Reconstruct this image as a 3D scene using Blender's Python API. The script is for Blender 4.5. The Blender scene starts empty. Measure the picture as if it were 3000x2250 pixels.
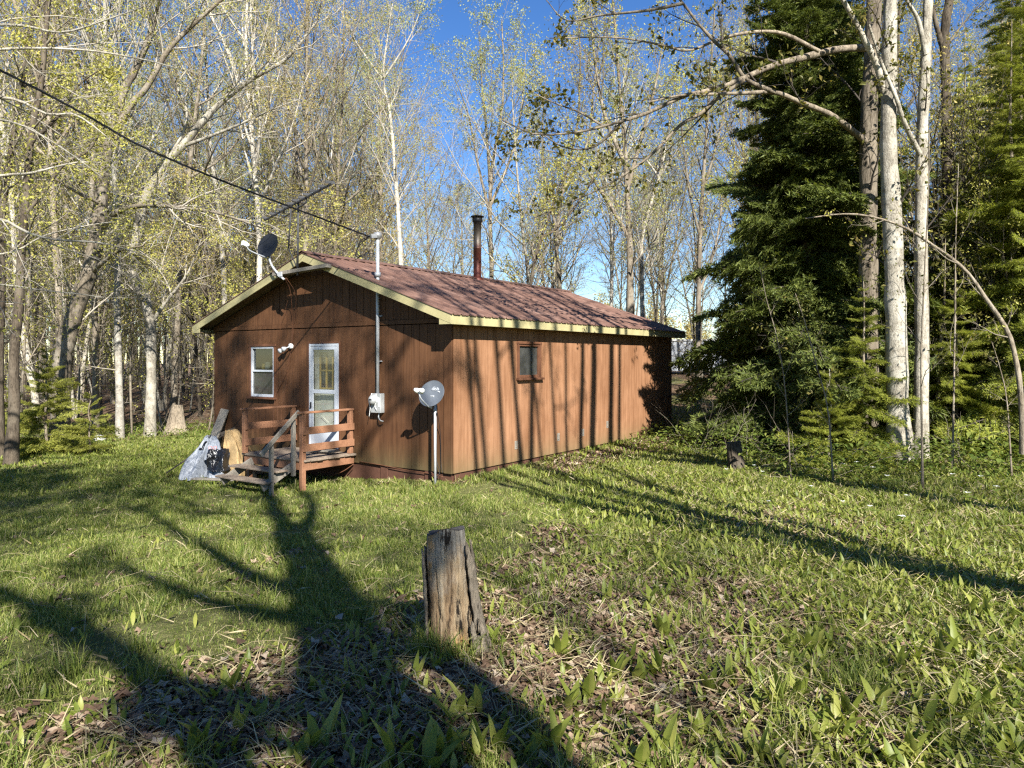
import bpy, bmesh, math
import numpy as np
from mathutils import Vector, Matrix

# ------------------------------------------------------------------ camera, sky, sun
S = bpy.context.scene
COL = S.collection
F = 2150.0                      # focal length in pixels of the 3000 px wide photograph
HZ = 1052.0                     # horizon row
EYE = 1.65
cam_d = bpy.data.cameras.new('camera'); cam = bpy.data.objects.new('camera', cam_d); COL.objects.link(cam)
cam.location = (0, 0, EYE); cam.rotation_euler = (math.radians(90), 0, 0)
cam_d.sensor_width = 36; cam_d.lens = 36 * F / 3000
cam_d.shift_y = (HZ - 1125) / 3000
cam_d.clip_start = 0.05; cam_d.clip_end = 2000
S.camera = cam

TO_SUN = Vector((.208, -.61, .473)).normalized()
LIGHT = -TO_SUN
ELEV = math.asin(TO_SUN.z); AZ = math.atan2(TO_SUN.x, TO_SUN.y)
W = bpy.data.worlds.new('World'); S.world = W; W.use_nodes = True
wn = W.node_tree.nodes; wl = W.node_tree.links
sky = wn.new('ShaderNodeTexSky'); sky.sky_type = 'NISHITA'; sky.sun_disc = False
sky.sun_elevation = ELEV; sky.sun_rotation = AZ
sky.air_density = 1.0; sky.dust_density = 0.0; sky.ozone_density = 3.0; sky.altitude = 300
bg = wn['Background']; bg.inputs['Strength'].default_value = 0.062
hs = wn.new('ShaderNodeHueSaturation'); hs.inputs['Saturation'].default_value = 1.25; hs.inputs['Hue'].default_value = .510
wl.new(sky.outputs['Color'], hs.inputs['Color']); wl.new(hs.outputs[0], bg.inputs['Color'])
sun_d = bpy.data.lights.new('sun', 'SUN'); sun = bpy.data.objects.new('sun', sun_d); COL.objects.link(sun)
sun_d.energy = 5.0; sun_d.angle = math.radians(0.53); sun_d.color = (1.0, .97, .91)
sun.rotation_euler = LIGHT.to_track_quat('-Z', 'Y').to_euler(); sun.location = (5, -20, 25)
S.view_settings.view_transform = 'Standard'; S.view_settings.look = 'None'
S.view_settings.gamma = 1.0; S.view_settings.exposure = 1.52
S.render.engine = 'CYCLES'
S.cycles.max_bounces = 6; S.cycles.diffuse_bounces = 3; S.cycles.glossy_bounces = 3
S.cycles.transmission_bounces = 4; S.cycles.transparent_max_bounces = 8
S.cycles.use_denoising = False
S.cycles.caustics_reflective = False; S.cycles.caustics_refractive = False
S.cycles.pixel_filter_type = 'BLACKMAN_HARRIS'; S.cycles.filter_width = 1.3

# ------------------------------------------------------------------ helpers
def spot(px, py, Y):            # the place in the world seen at a point of the photograph, Y metres away
    return np.array([(px - 1500) / F * Y, Y, EYE + (HZ - py) / F * Y])

def sm(t):
    t = np.clip(t, 0, 1); return t * t * (3 - 2 * t)

AX = [-60, -25, -10, -6, -4, -2.6, -1, 2, 5, 9, 30]
AZV = [1.2, 1.05, .92, .85, .78, .71, .53, .46, .42, .34, .25]
def gz(x, y):                   # height of the ground
    x = np.asarray(x, float); y = np.asarray(y, float)
    z = -np.interp(x, AX, AZV) * sm((y - 2.0) / 11.0)
    z = z + 1.15 * sm((y - 26) / 22) * sm((x + 2) / 10)
    z = z + .35 * sm((y - 30) / 30) * sm((-x - 2) / 10)
    z = z + .018 * np.sin(x * 1.9 + .7) * np.sin(y * 1.6) + .012 * np.sin(x * 4.3 + y * 2.2)
    return z

def link(name, data, parent=None):
    o = bpy.data.objects.new(name, data); COL.objects.link(o)
    if parent is not None: o.parent = parent
    return o

def tag(o, label=None, cat=None, group=None, kind=None):
    if label: o['label'] = label
    if cat: o['category'] = cat
    if group: o['group'] = group
    if kind: o['kind'] = kind
    return o

ORG = {}
def thing(name, label, cat, org=(0, 0, 0), frame='world', group=None):
    """An Empty at the thing's base; its parts are meshes below it. org is in the given frame."""
    o = bpy.data.objects.new(name, None); COL.objects.link(o); o.empty_display_size = .2
    org = Vector(org)
    if frame == 'cabin':
        o.location = CM @ org; o.rotation_euler = (0, 0, CROT)
    else:
        o.location = org
    tag(o, label, cat, group); ORG[o.name] = org
    return o

def origin_of(p):
    while p is not None:
        if p.name in ORG: return ORG[p.name]
        p = p.parent
    return Vector((0, 0, 0))

class MB:
    """Collects shapes; build() links them as ONE mesh object."""
    def __init__(s): s.v = []; s.f = []; s.m = []; s.sm = []; s.mi = 0
    def add(s, v, f, smooth=False):
        n = len(s.v); s.v += [tuple(map(float, p)) for p in v]
        for q in f: s.f.append(tuple(n + i for i in q)); s.m.append(s.mi); s.sm.append(smooth)
        return s
    def box(s, x0, x1, y0, y1, z0, z1):
        v = [(x, y, z) for z in (z0, z1) for y in (y0, y1) for x in (x0, x1)]
        return s.add(v, [(0, 2, 3, 1), (4, 5, 7, 6), (0, 1, 5, 4), (2, 6, 7, 3), (0, 4, 6, 2), (1, 3, 7, 5)])
    def prism(s, poly, ex):
        n = len(poly); ex = Vector(ex); a = [Vector(p) for p in poly]; b = [p + ex for p in a]
        return s.add(a + b, [tuple(range(n))[::-1], tuple(range(n, 2 * n))] + [(i, (i + 1) % n, n + (i + 1) % n, n + i) for i in range(n)])
    def bar(s, p, q, w, h, up=(0, 0, 1)):
        p = Vector(p); q = Vector(q); d = (q - p).normalized(); u = Vector(up)
        a = d.cross(u)
        if a.length < 1e-4: a = d.cross(Vector((1, 0, 0)))
        a.normalize(); b = a.cross(d).normalized()
        c = [(-a * w - b * h) / 2, (a * w - b * h) / 2, (a * w + b * h) / 2, (-a * w + b * h) / 2]
        return s.prism([p + k for k in c], q - p)
    def tube(s, pts, r, k=8, cap=True):
        P = np.array([tuple(p) for p in pts], float)[None]
        R = np.array(r if hasattr(r, '__len__') else [r] * len(pts), float)[None]
        V, Q = tubes(P, R, k); n = len(pts)
        f = [tuple(q) for q in Q]
        if cap: f += [tuple(range(k))[::-1], tuple(range((n - 1) * k, n * k))]
        return s.add(V, f, True)
    def lathe(s, prof, o, axis=(0, 0, 1), k=24, sx=1.0):
        o = Vector(o); ax = Vector(axis).normalized()
        a = ax.cross(Vector((0, 0, 1)))
        if a.length < 1e-3: a = Vector((1, 0, 0))
        a.normalize(); b = ax.cross(a)
        v = []; f = []
        for r, h in prof:
            for i in range(k):
                t = 2 * math.pi * i / k
                v.append(o + ax * h + a * (r * sx * math.cos(t)) + b * (r * math.sin(t)))
        for j in range(len(prof) - 1):
            for i in range(k): f.append((j * k + i, j * k + (i + 1) % k, (j + 1) * k + (i + 1) % k, (j + 1) * k + i))
        return s.add(v, f, True)
    def build(s, name, mats, parent=None, bevel=0, frame='world'):
        me = bpy.data.meshes.new(name)
        if not isinstance(mats, (list, tuple)): mats = [mats]
        og = origin_of(parent)
        me.from_pydata([(a - og.x, b - og.y, c - og.z) for a, b, c in s.v], [], s.f)
        me.polygons.foreach_set('material_index', s.m); me.polygons.foreach_set('use_smooth', s.sm)
        bm = bmesh.new(); bm.from_mesh(me); bmesh.ops.recalc_face_normals(bm, faces=bm.faces); bm.to_mesh(me); bm.free()
        for m in mats: me.materials.append(m)
        o = link(name, me, parent)
        if parent is None and frame == 'cabin':
            o.location = CM.translation; o.rotation_euler = (0, 0, CROT)
        if bevel:
            b = o.modifiers.new('bevel', 'BEVEL'); b.width = bevel; b.segments = 1; b.limit_method = 'ANGLE'
        return o

def mesh_np(name, V, faces, mats, mi=None, smooth=False, attrs=None):
    """faces: list of int arrays (N,3) or (N,4); mi: material index per array."""
    me = bpy.data.meshes.new(name)
    V = np.ascontiguousarray(V, np.float32)
    faces = [np.asarray(f, np.int32) for f in faces if len(f)]
    me.vertices.add(len(V)); me.vertices.foreach_set('co', V.ravel())
    tot = np.concatenate([np.full(len(f), f.shape[1], np.int32) for f in faces])
    loops = np.concatenate([f.ravel() for f in faces])
    me.loops.add(len(loops)); me.loops.foreach_set('vertex_index', loops)
    st = np.zeros(len(tot), np.int32); st[1:] = np.cumsum(tot)[:-1]
    me.polygons.add(len(tot)); me.polygons.foreach_set('loop_start', st)
    if mi is not None:
        me.polygons.foreach_set('material_index', np.concatenate([np.full(len(f), k, np.int32) for f, k in zip(faces, mi)]))
    if smooth is not False:
        if smooth is True: smooth = [True] * len(faces)
        me.polygons.foreach_set('use_smooth', np.concatenate([np.full(len(f), s, bool) for f, s in zip(faces, smooth)]))
    me.update(calc_edges=True)
    for m in mats: me.materials.append(m)
    for k, v in (attrs or {}).items():
        a = me.attributes.new(k, 'FLOAT', 'POINT'); a.data.foreach_set('value', np.asarray(v, np.float32))
    return me

def unit(v): return v / np.maximum(np.linalg.norm(v, axis=-1, keepdims=True), 1e-9)

def tubes(P, R, k):
    """P (B,n,3) polylines, R (B,n) radii -> vertices and quads of k-sided tubes."""
    B, n, _ = P.shape
    T = unit(np.gradient(P, axis=1)); D = unit(P[:, -1] - P[:, 0])
    ref = np.where(np.abs(D[:, 2:3]) < .8, np.array([[0, 0, 1.]]), np.array([[1., 0, 0]]))
    A = unit(np.cross(T, ref[:, None])); Bv = np.cross(T, A)
    t = np.arange(k) * 2 * math.pi / k
    V = P[:, :, None] + R[:, :, None, None] * (A[:, :, None] * np.cos(t)[None, None, :, None] + Bv[:, :, None] * np.sin(t)[None, None, :, None])
    b = (np.arange(B) * n * k)[:, None, None]; j = (np.arange(n - 1) * k)[None, :, None]; i = np.arange(k)[None, None]
    i2 = (i + 1) % k
    Q = np.stack([b + j + i, b + j + i2, b + j + k + i2, b + j + k + i], -1).reshape(-1, 4)
    return V.reshape(-1, 3), Q

# ------------------------------------------------------------------ materials
def nt(name):
    m = bpy.data.materials.new(name); m.use_nodes = True
    n = m.node_tree.nodes; return m, n, m.node_tree.links, n['Principled BSDF']

def noise(n, l, vec, scale, detail=6, rough=.6, stretch=None, dist=0):
    if stretch:
        mp = n.new('ShaderNodeMapping'); mp.inputs['Scale'].default_value = stretch; l.new(vec, mp.inputs[0]); vec = mp.outputs[0]
    t = n.new('ShaderNodeTexNoise'); t.inputs['Scale'].default_value = scale; t.inputs['Detail'].default_value = detail
    t.inputs['Roughness'].default_value = rough; t.inputs['Distortion'].default_value = dist
    l.new(vec, t.inputs['Vector']); return t.outputs[0]

def ramp(n, l, fac, stops):
    r = n.new('ShaderNodeValToRGB'); e = r.color_ramp.elements
    while len(e) < len(stops): e.new(.5)
    for k, (p, c) in zip(e, stops):
        k.position = p; k.color = (*c, 1) if len(c) == 3 else c
    l.new(fac, r.inputs[0]); return r.outputs[0]

def mix(n, l, f, a, b, mode='MIX'):
    x = n.new('ShaderNodeMix'); x.data_type = 'RGBA'; x.blend_type = mode
    for sck, val in ((x.inputs[0], f), (x.inputs[6], a), (x.inputs[7], b)):
        if isinstance(val, (int, float)): sck.default_value = val
        elif isinstance(val, (tuple, list)): sck.default_value = (*val[:3], 1)
        else: l.new(val, sck)
    return x.outputs[2]

def math_(n, l, op, a, b=0.0, clamp=False):
    x = n.new('ShaderNodeMath'); x.operation = op; x.use_clamp = clamp
    for sck, val in zip(x.inputs, (a, b)):
        if isinstance(val, (int, float)): sck.default_value = val
        else: l.new(val, sck)
    return x.outputs[0]

def coords(n, kind='Object'): return n.new('ShaderNodeTexCoord').outputs[kind]

def bump(n, l, p, h, s=.3, d=.01):
    b = n.new('ShaderNodeBump'); b.inputs['Strength'].default_value = s; b.inputs['Distance'].default_value = d
    l.new(h, b.inputs['Height']); l.new(b.outputs[0], p.inputs['Normal'])

def mat_noise(name, c1, c2, scale=6, rough=.75, stretch=None, metal=0, bs=.25, fine=60, fmix=.5, spec=.3, bd=.01):
    m, n, l, p = nt(name); v = coords(n)
    a = noise(n, l, v, scale, 8, .65, stretch); b = noise(n, l, v, fine, 4, .6, stretch)
    f = math_(n, l, 'ADD', math_(n, l, 'MULTIPLY', a, 1 - fmix), math_(n, l, 'MULTIPLY', b, fmix))
    l.new(ramp(n, l, f, [(.32, c1), (.68, c2)]), p.inputs['Base Color'])
    p.inputs['Roughness'].default_value = rough; p.inputs['Metallic'].default_value = metal
    p.inputs['Specular IOR Level'].default_value = spec
    if bs: bump(n, l, p, f, bs, bd)
    return m

def mat_siding(name, c1, c2, moss):
    m, n, l, p = nt(name); v = coords(n)
    a = noise(n, l, v, .9, 5, .6); b = noise(n, l, v, 14, 8, .7, (1, 1, .07)); c = noise(n, l, v, 3.0, 6, .7, (1, 1, .25))
    f = math_(n, l, 'ADD', math_(n, l, 'MULTIPLY', b, .4), math_(n, l, 'ADD', math_(n, l, 'MULTIPLY', a, .32), math_(n, l, 'MULTIPLY', c, .28)))
    col = ramp(n, l, f, [(.40, c1), (.60, c2)])
    st = noise(n, l, v, 2.2, 7, .75, (1, 1, .05)); col = mix(n, l, ramp(n, l, st, [(.56, (0, 0, 0)), (.72, (.55, .55, .55))]), col, c1)
    # chipped flecks of paint
    w = n.new('ShaderNodeTexVoronoi'); w.inputs['Scale'].default_value = 26; l.new(v, w.inputs[0])
    fl = math_(n, l, 'LESS_THAN', w.outputs['Distance'], .13)
    pm = math_(n, l, 'GREATER_THAN', noise(n, l, v, 1.1, 3, .6), .58)
    col = mix(n, l, math_(n, l, 'MULTIPLY', math_(n, l, 'MULTIPLY', fl, pm), .4), col, (.42, .33, .22))
    sx = n.new('ShaderNodeSeparateXYZ'); l.new(v, sx.inputs[0])
    low = math_(n, l, 'SUBTRACT', 1.0, math_(n, l, 'DIVIDE', sx.outputs[2], .75), True)
    low = math_(n, l, 'MULTIPLY', math_(n, l, 'MULTIPLY', low, low), math_(n, l, 'MULTIPLY', c, 1.5), True)
    col = mix(n, l, math_(n, l, 'MULTIPLY', low, moss), col, (.10, .11, .05))
    l.new(col, p.inputs['Base Color']); p.inputs['Roughness'].default_value = .72; p.inputs['Specular IOR Level'].default_value = .25
    bump(n, l, p, b, .25, .006); return m

def mat_leaf(name, stops, trans=.35, rough=.55, obj_var=.3, attr=None):
    """Leaf: colour picked per leaf, nudged per plant; light passes through."""
    m, n, l, p = nt(name)
    g = n.new('ShaderNodeNewGeometry'); oi = n.new('ShaderNodeObjectInfo')
    f = math_(n, l, 'ADD', math_(n, l, 'MULTIPLY', g.outputs['Random Per Island'], 1 - obj_var), math_(n, l, 'MULTIPLY', oi.outputs['Random'], obj_var))
    col = ramp(n, l, f, stops)
    l.new(col, p.inputs['Base Color']); p.inputs['Roughness'].default_value = rough; p.inputs['Specular IOR Level'].default_value = .25
    tr = n.new('ShaderNodeBsdfTranslucent'); ms = n.new('ShaderNodeMixShader'); ms.inputs[0].default_value = trans
    l.new(mix(n, l, 1.0, col, (1.0, 1.0, .55), 'MULTIPLY'), tr.inputs[0])
    l.new(p.outputs[0], ms.inputs[1]); l.new(tr.outputs[0], ms.inputs[2]); l.new(ms.outputs[0], n['Material Output'].inputs[0])
    return m

def mat_bark(name, c1, c2, c3, vs=5, lich=.5, st=(1, 1, .25)):
    m, n, l, p = nt(name); v = coords(n)
    a = noise(n, l, v, vs, 8, .7, st); b = noise(n, l, v, vs * 7, 6, .7, st); c = noise(n, l, v, 2.2, 5, .65, (1, 1, .8))
    f = math_(n, l, 'ADD', math_(n, l, 'MULTIPLY', a, .5), math_(n, l, 'MULTIPLY', b, .5))
    col = ramp(n, l, f, [(.41, c1), (.57, c2)])
    col = mix(n, l, math_(n, l, 'MULTIPLY', ramp(n, l, c, [(.48, (0, 0, 0)), (.58, (1, 1, 1))]), lich), col, c3)
    e = noise(n, l, v, 13, 6, .75, (1, 1, .55)); col = mix(n, l, ramp(n, l, e, [(.57, (0, 0, 0)), (.63, (.75, .75, .75))]), col, c1)
    oi = n.new('ShaderNodeObjectInfo')
    col = mix(n, l, 1.0, col, ramp(n, l, oi.outputs['Random'], [(0, (.72, .70, .66)), (1, (1.15, 1.1, 1.02))]), 'MULTIPLY')
    l.new(col, p.inputs['Base Color']); p.inputs['Roughness'].default_value = .9; p.inputs['Specular IOR Level'].default_value = .15
    bump(n, l, p, f, .9, .04); return m

def mat_glass(name, dust=.12, tint=(.8, .85, .8), refl=.05):
    m, n, l, p = nt(name); n.remove(p)
    gl = n.new('ShaderNodeBsdfGlossy'); gl.inputs['Roughness'].default_value = .03; gl.inputs['Color'].default_value = (.95, .97, 1, 1)
    tr = n.new('ShaderNodeBsdfTransparent'); tr.inputs[0].default_value = (*tint, 1)
    df = n.new('ShaderNodeBsdfDiffuse')
    v = coords(n); l.new(ramp(n, l, noise(n, l, v, 2.5, 5, .6), [(.3, (.30, .30, .27)), (.7, (.5, .5, .46))]), df.inputs[0])
    fr = n.new('ShaderNodeLayerWeight'); fr.inputs[0].default_value = .5
    a = n.new('ShaderNodeMixShader'); b = n.new('ShaderNodeMixShader')
    l.new(math_(n, l, 'MULTIPLY', noise(n, l, v, 3.2, 5, .6), dust * 2), a.inputs[0]); l.new(tr.outputs[0], a.inputs[1]); l.new(df.outputs[0], a.inputs[2])
    l.new(math_(n, l, 'ADD', math_(n, l, 'MULTIPLY', math_(n, l, 'POWER', fr.outputs['Facing'], 4.0), .8), refl), b.inputs[0]); l.new(a.outputs[0], b.inputs[1]); l.new(gl.outputs[0], b.inputs[2])
    l.new(b.outputs[0], n['Material Output'].inputs[0]); return m

M = {}
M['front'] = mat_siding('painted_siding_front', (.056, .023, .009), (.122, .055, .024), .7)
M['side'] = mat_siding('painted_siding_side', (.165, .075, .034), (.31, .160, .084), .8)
M['trim'] = mat_noise('brown_trim', (.07, .028, .014), (.15, .065, .032), 5, .7, (1, 1, .3))
M['skirt'] = mat_noise('skirting', (.05, .02, .012), (.11, .05, .03), 5, .85)
M['fascia'] = mat_noise('olive_cream_paint', (.30, .262, .128), (.41, .358, .188), 3, .6, None, 0, .1, 30, .3)
M['soffit'] = mat_noise('soffit_boards', (.10, .07, .04), (.17, .12, .07), 4, .85)
M['porch'] = mat_noise('stained_porch_wood', (.15, .065, .032), (.31, .155, .085), 6, .8, (1, 1, 1), 0, .35, 40)
M['deck'] = mat_noise('weathered_deck', (.13, .095, .065), (.30, .235, .175), 5, .85, (.35, 1, 1), 0, .4, 40)
M['grey'] = mat_noise('weathered_grey_wood', (.11, .095, .075), (.30, .265, .215), 6, .88, (1, 1, .3), 0, .5, 45)
M['alu'] = mat_noise('white_aluminium', (.40, .42, .45), (.48, .50, .53), 3, .4, None, 0, 0, 10, .2, .5)
M['steel'] = mat_noise('galvanised_steel', (.34, .35, .36), (.52, .53, .54), 12, .55, None, .25, .05, 60)
M['galv_dark'] = mat_noise('aged_aluminium', (.20, .20, .20), (.36, .36, .36), 12, .5, None, .5, .05, 60)
M['dish'] = mat_noise('grey_dish_paint', (.085, .095, .11), (.135, .15, .17), 3, .45, None, 0, .03, 30, .3, .4)
M['antenna'] = mat_noise('dark_weathered_metal', (.03, .03, .032), (.07, .07, .072), 8, .6, None, .2, 0)
M['dish_dark'] = mat_noise('dark_dish_paint', (.010, .012, .017), (.020, .023, .030), 3, .7, None, 0, .03, 30, .3, .4)
M['white'] = mat_noise('white_plastic', (.68, .67, .64), (.82, .81, .78), 6, .5, None, 0, .05, 40)
M['red'] = mat_noise('faded_red_print', (.26, .10, .10), (.34, .15, .14), 6, .5)
M['letter'] = mat_noise('pale_print', (.40, .42, .44), (.50, .52, .54), 20, .5, None, 0, 0)
M['black'] = mat_noise('black_rubber', (.008, .008, .009), (.02, .02, .022), 10, .5)
M['meter'] = mat_noise('meter_box_grey', (.25, .255, .25), (.38, .385, .375), 6, .5, None, .2, .1, 40)
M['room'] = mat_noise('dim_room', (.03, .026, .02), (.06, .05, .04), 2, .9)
M['yellow'] = mat_noise('varnished_muntin', (.38, .25, .06), (.52, .36, .10), 8, .5)
M['indoor'] = mat_noise('inner_door_paint', (.52, .52, .48), (.62, .62, .58), 3, .7)
M['glass'] = mat_glass('window_glass', .012, (.62, .65, .62), .07); M['glass_dust'] = mat_glass('dusty_storm_glass', .07, (.92, .93, .90), .06)
M['screen'] = mat_glass('insect_screen', .10, (.5, .5, .48))
M['tarp'] = mat_noise('white_sheeting', (.10, .12, .15), (.30, .315, .34), 5, .5, None, 0, .5, 14, .4, .4, .03)
M['tan'] = mat_noise('tan_canvas', (.26, .17, .075), (.42, .29, .14), 3, .85, None, 0, .5, 20, .4, .3, .03)
M['bag'] = mat_noise('black_plastic', (.004, .004, .005), (.012, .012, .014), 8, .25, None, 0, .9, 20, .5, .6, .03)

# rusty red-brown ribbed steel roof
m, n, l, p = nt('red_brown_steel_roof'); v = coords(n)
f = math_(n, l, 'ADD', math_(n, l, 'MULTIPLY', noise(n, l, v, 1.3, 6, .65), .5), math_(n, l, 'MULTIPLY', noise(n, l, v, 9, 6, .65, (.2, 1, 1)), .5))
l.new(ramp(n, l, f, [(.36, (.075, .040, .029)), (.5, (.135, .074, .054)), (.66, (.21, .13, .10))]), p.inputs['Base Color'])
p.inputs['Roughness'].default_value = .55; p.inputs['Specular IOR Level'].default_value = .3; M['roof'] = m
# stove pipe: sooty steel above, rust below
m, n, l, p = nt('rusty_stove_pipe'); v = coords(n); sx = n.new('ShaderNodeSeparateXYZ'); l.new(v, sx.inputs[0])
h = math_(n, l, 'ADD', math_(n, l, 'DIVIDE', math_(n, l, 'SUBTRACT', sx.outputs[2], 4.25), 1.75), math_(n, l, 'MULTIPLY', math_(n, l, 'SUBTRACT', noise(n, l, v, 4, 6, .7), .5), .25))
l.new(ramp(n, l, h, [(.40, (.12, .030, .016)), (.56, (.085, .045, .03)), (.64, (.12, .095, .07)), (.90, (.085, .075, .062)), (.96, (.03, .028, .025))]), p.inputs['Base Color'])
p.inputs['Roughness'].default_value = .5; p.inputs['Metallic'].default_value = .35; M['pipe'] = m

M['bark'] = mat_bark('grey_maple_bark', (.085, .07, .052), (.24, .205, .16), (.34, .31, .26), 5, .5)
M['bark_dark'] = mat_bark('dark_bark', (.035, .028, .021), (.11, .09, .068), (.16, .14, .11), 5, .4)
M['bark_pale'] = mat_bark('pale_mottled_bark', (.15, .135, .11), (.38, .355, .30), (.52, .50, .44), 6, .6, (1, 1, .5))
M['birch'] = mat_bark('white_birch_bark', (.20, .18, .15), (.48, .455, .40), (.58, .56, .51), 4, .5, (1, 1, 2.5))
M['dead'] = mat_bark('shaggy_dead_bark', (.06, .048, .035), (.27, .23, .18), (.34, .29, .22), 9, .4, (1, 1, .12))
M['twig'] = mat_noise('twig_bark', (.11, .09, .065), (.24, .205, .15), 2, .9, None, 0, 0)
M['twig_dark'] = mat_noise('dark_twig_bark', (.03, .025, .02), (.08, .065, .05), 2, .9, None, 0, 0)
M['twig_pale'] = mat_noise('pale_twig_bark', (.24, .21, .165), (.40, .36, .29), 2, .9, None, 0, 0)
LEAF = [(0, (.27, .26, .055)), (.35, (.38, .37, .08)), (.65, (.41, .36, .09)), (1, (.40, .43, .10))]
M['leaf'] = mat_leaf('spring_leaf', LEAF, .35)
M['leaf_tan'] = mat_leaf('blossom_leaf', [(0, (.30, .23, .065)), (.5, (.40, .32, .10)), (1, (.38, .37, .10))], .3)
M['leaf_pale'] = mat_leaf('pale_aspen_leaf', [(0, (.27, .28, .11)), (.5, (.36, .36, .16)), (1, (.30, .34, .10))], .35)
M['maple_leaf'] = mat_leaf('young_maple_leaf', [(0, (.075, .075, .02)), (.5, (.13, .13, .03)), (1, (.22, .17, .04))], .4)
M['needle'] = mat_leaf('spruce_needles', [(0, (.046, .064, .016)), (.5, (.115, .145, .032)), (1, (.25, .265, .06))], .38, .6, .25)
M['needle_light'] = mat_leaf('fir_needles', [(0, (.12, .155, .022)), (.5, (.30, .33, .052)), (1, (.5, .47, .09))], .5, .6, .3)
M['needle_young'] = mat_leaf('young_spruce_needles', [(0, (.14, .16, .03)), (.5, (.26, .28, .05)), (1, (.40, .38, .08))], .45, .6, .2)
M['grass'] = mat_leaf('grass_blades', [(0, (.085, .13, .022)), (.4, (.175, .225, .042)), (.76, (.29, .31, .075)), (1, (.45, .40, .19))], .42, .5, 0)
M['straw'] = mat_leaf('dry_straw', [(0, (.26, .20, .10)), (1, (.50, .42, .25))], .2, .7, 0)
M['litter'] = mat_leaf('fallen_leaves', [(0, (.055, .032, .020)), (.4, (.135, .083, .050)), (.8, (.25, .17, .11)), (1, (.42, .34, .25))], .1, .8, 0)
M['lily'] = mat_leaf('broad_spring_leaf', [(0, (.10, .14, .022)), (.5, (.20, .235, .040)), (1, (.35, .35, .085))], .45, .42, .15)
M['under'] = mat_leaf('undergrowth_leaf', [(0, (.06, .095, .018)), (.5, (.14, .19, .036)), (1, (.28, .30, .07))], .45, .5, .1)
M['petal'] = mat_leaf('white_petal', [(0, (.74, .74, .72)), (1, (.84, .84, .82))], .3, .5, 0)
# ------------------------------------------------------------------ ground
rg = np.random.default_rng(3)
CROT = math.atan2(-.5747, .8183)
CM = Matrix.Translation((-1.066, 13.33, 0)) @ Matrix.Rotation(CROT, 4, 'Z')
CI = np.array(CM.inverted())
def to_cabin(x, y):
    return CI[0, 0] * x + CI[0, 1] * y + CI[0, 3], CI[1, 0] * x + CI[1, 1] * y + CI[1, 3]

_w = [(rg.uniform(-1, 1, 2) * f, rg.uniform(0, 6.28), a) for f, a in [(1.1, 1)] * 4 + [(2.6, .6)] * 5 + [(6.5, .35)] * 6]
def lump(x, y):                 # soft irregular patches, about -1..1
    return sum(a * np.sin(k[0] * x + k[1] * y + ph) for k, ph, a in _w) / 2.6
def blob(x, y, cx, cy, rx, ry): return np.exp(-((x - cx) / rx) ** 2 - ((y - cy) / ry) ** 2)
def litter_amt(x, y):           # where last year's leaves lie instead of lawn
    b = 1.0 * blob(x, y, -.75, 3.9, 1.0, .75) + .8 * blob(x, y, .15, 4.6, .8, .8) + .75 * blob(x, y, .95, 5.8, 1.1, .8)
    b = b + .55 * blob(x, y, .3, 3.2, 1.1, .5) + .45 * blob(x, y, 2.2, 5.2, 2.2, 1.6) + .35 * blob(x, y, 2.2, 3.6, 1.5, .8)
    b = b + .75 * blob(x, y, -1.3, 3.3, .7, .5) + .4 * blob(x, y, 3.2, 9.0, 1.5, .8) + .35 * blob(x, y, 1.6, 8.2, 1.0, .7)
    cx, cy = to_cabin(x, y)
    b = b + 1.6 * sm(1 - np.abs(cx - .9) / 1.5) * sm((cy - 1.0) / 1.5) * (cy < 11) + .5 * ((cx > -7.5) & (cx < 0.3) & (np.abs(cy + .15) < .3))
    wood = sm((y - 21.5 - .35 * (x + 15)) / 3) * sm((-x - 4) / 3) * .5 + sm((x - 4.6) / 1.5) * sm((y - 13) / 3) * .8
    wood = wood + sm((y - 27) / 5) * .6 * sm((2 - x) / 4)
    b = b + wood
    return np.clip(b * .84 + (.30 * lump(x, y) + .28 * lump(2.3 * x + 4, 2.3 * y)) * (b > .05) - .07 + .10 * lump(x + 9, y + 3), 0, 1)
def green_amt(x, y): return np.clip(1 - 1.0 * litter_amt(x, y), .04, 1)

def axis(vals):                 # (start, stop, step) runs
    return np.unique(np.concatenate([np.arange(a, b, s) for a, b, s in vals]))
gxs = axis([(-260, -60, 20), (-60, -20, 4), (-20, -8, .6), (-8, 8, .16), (8, 20, .6), (20, 60, 4), (60, 261, 20)])
gys = axis([(-160, -20, 10), (-20, 0, 1.5), (0, 18, .16), (18, 40, .6), (40, 80, 4), (80, 401, 20)])
GX, GY = np.meshgrid(gxs, gys)
GZ = gz(GX, GY) + .012 * lump(GX * 3, GY * 3) - .045
V = np.stack([GX, GY, GZ], -1).reshape(-1, 3)
nx, ny = len(gxs), len(gys)
i = (np.arange(ny - 1)[:, None] * nx + np.arange(nx - 1)[None]).ravel()
Q = np.stack([i, i + 1, i + nx + 1, i + nx], -1)
m, n, l, p = nt('lawn_and_leaf_soil'); v = coords(n)
at = n.new('ShaderNodeAttribute'); at.attribute_name = 'litter'
fine = noise(n, l, v, 30, 8, .75); mid = noise(n, l, v, 6, 8, .7); big = noise(n, l, v, .8, 4, .6)
soil = ramp(n, l, fine, [(.30, (.035, .022, .014)), (.48, (.115, .072, .044)), (.62, (.21, .145, .092)), (.75, (.30, .23, .16))])
lawn = ramp(n, l, math_(n, l, 'ADD', math_(n, l, 'MULTIPLY', fine, .55), math_(n, l, 'MULTIPLY', mid, .45)), [(.36, (.05, .05, .018)), (.5, (.12, .125, .04)), (.66, (.24, .215, .095))])
fac = math_(n, l, 'ADD', at.outputs['Fac'], math_(n, l, 'MULTIPLY', math_(n, l, 'SUBTRACT', mid, .5), .9))
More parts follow.
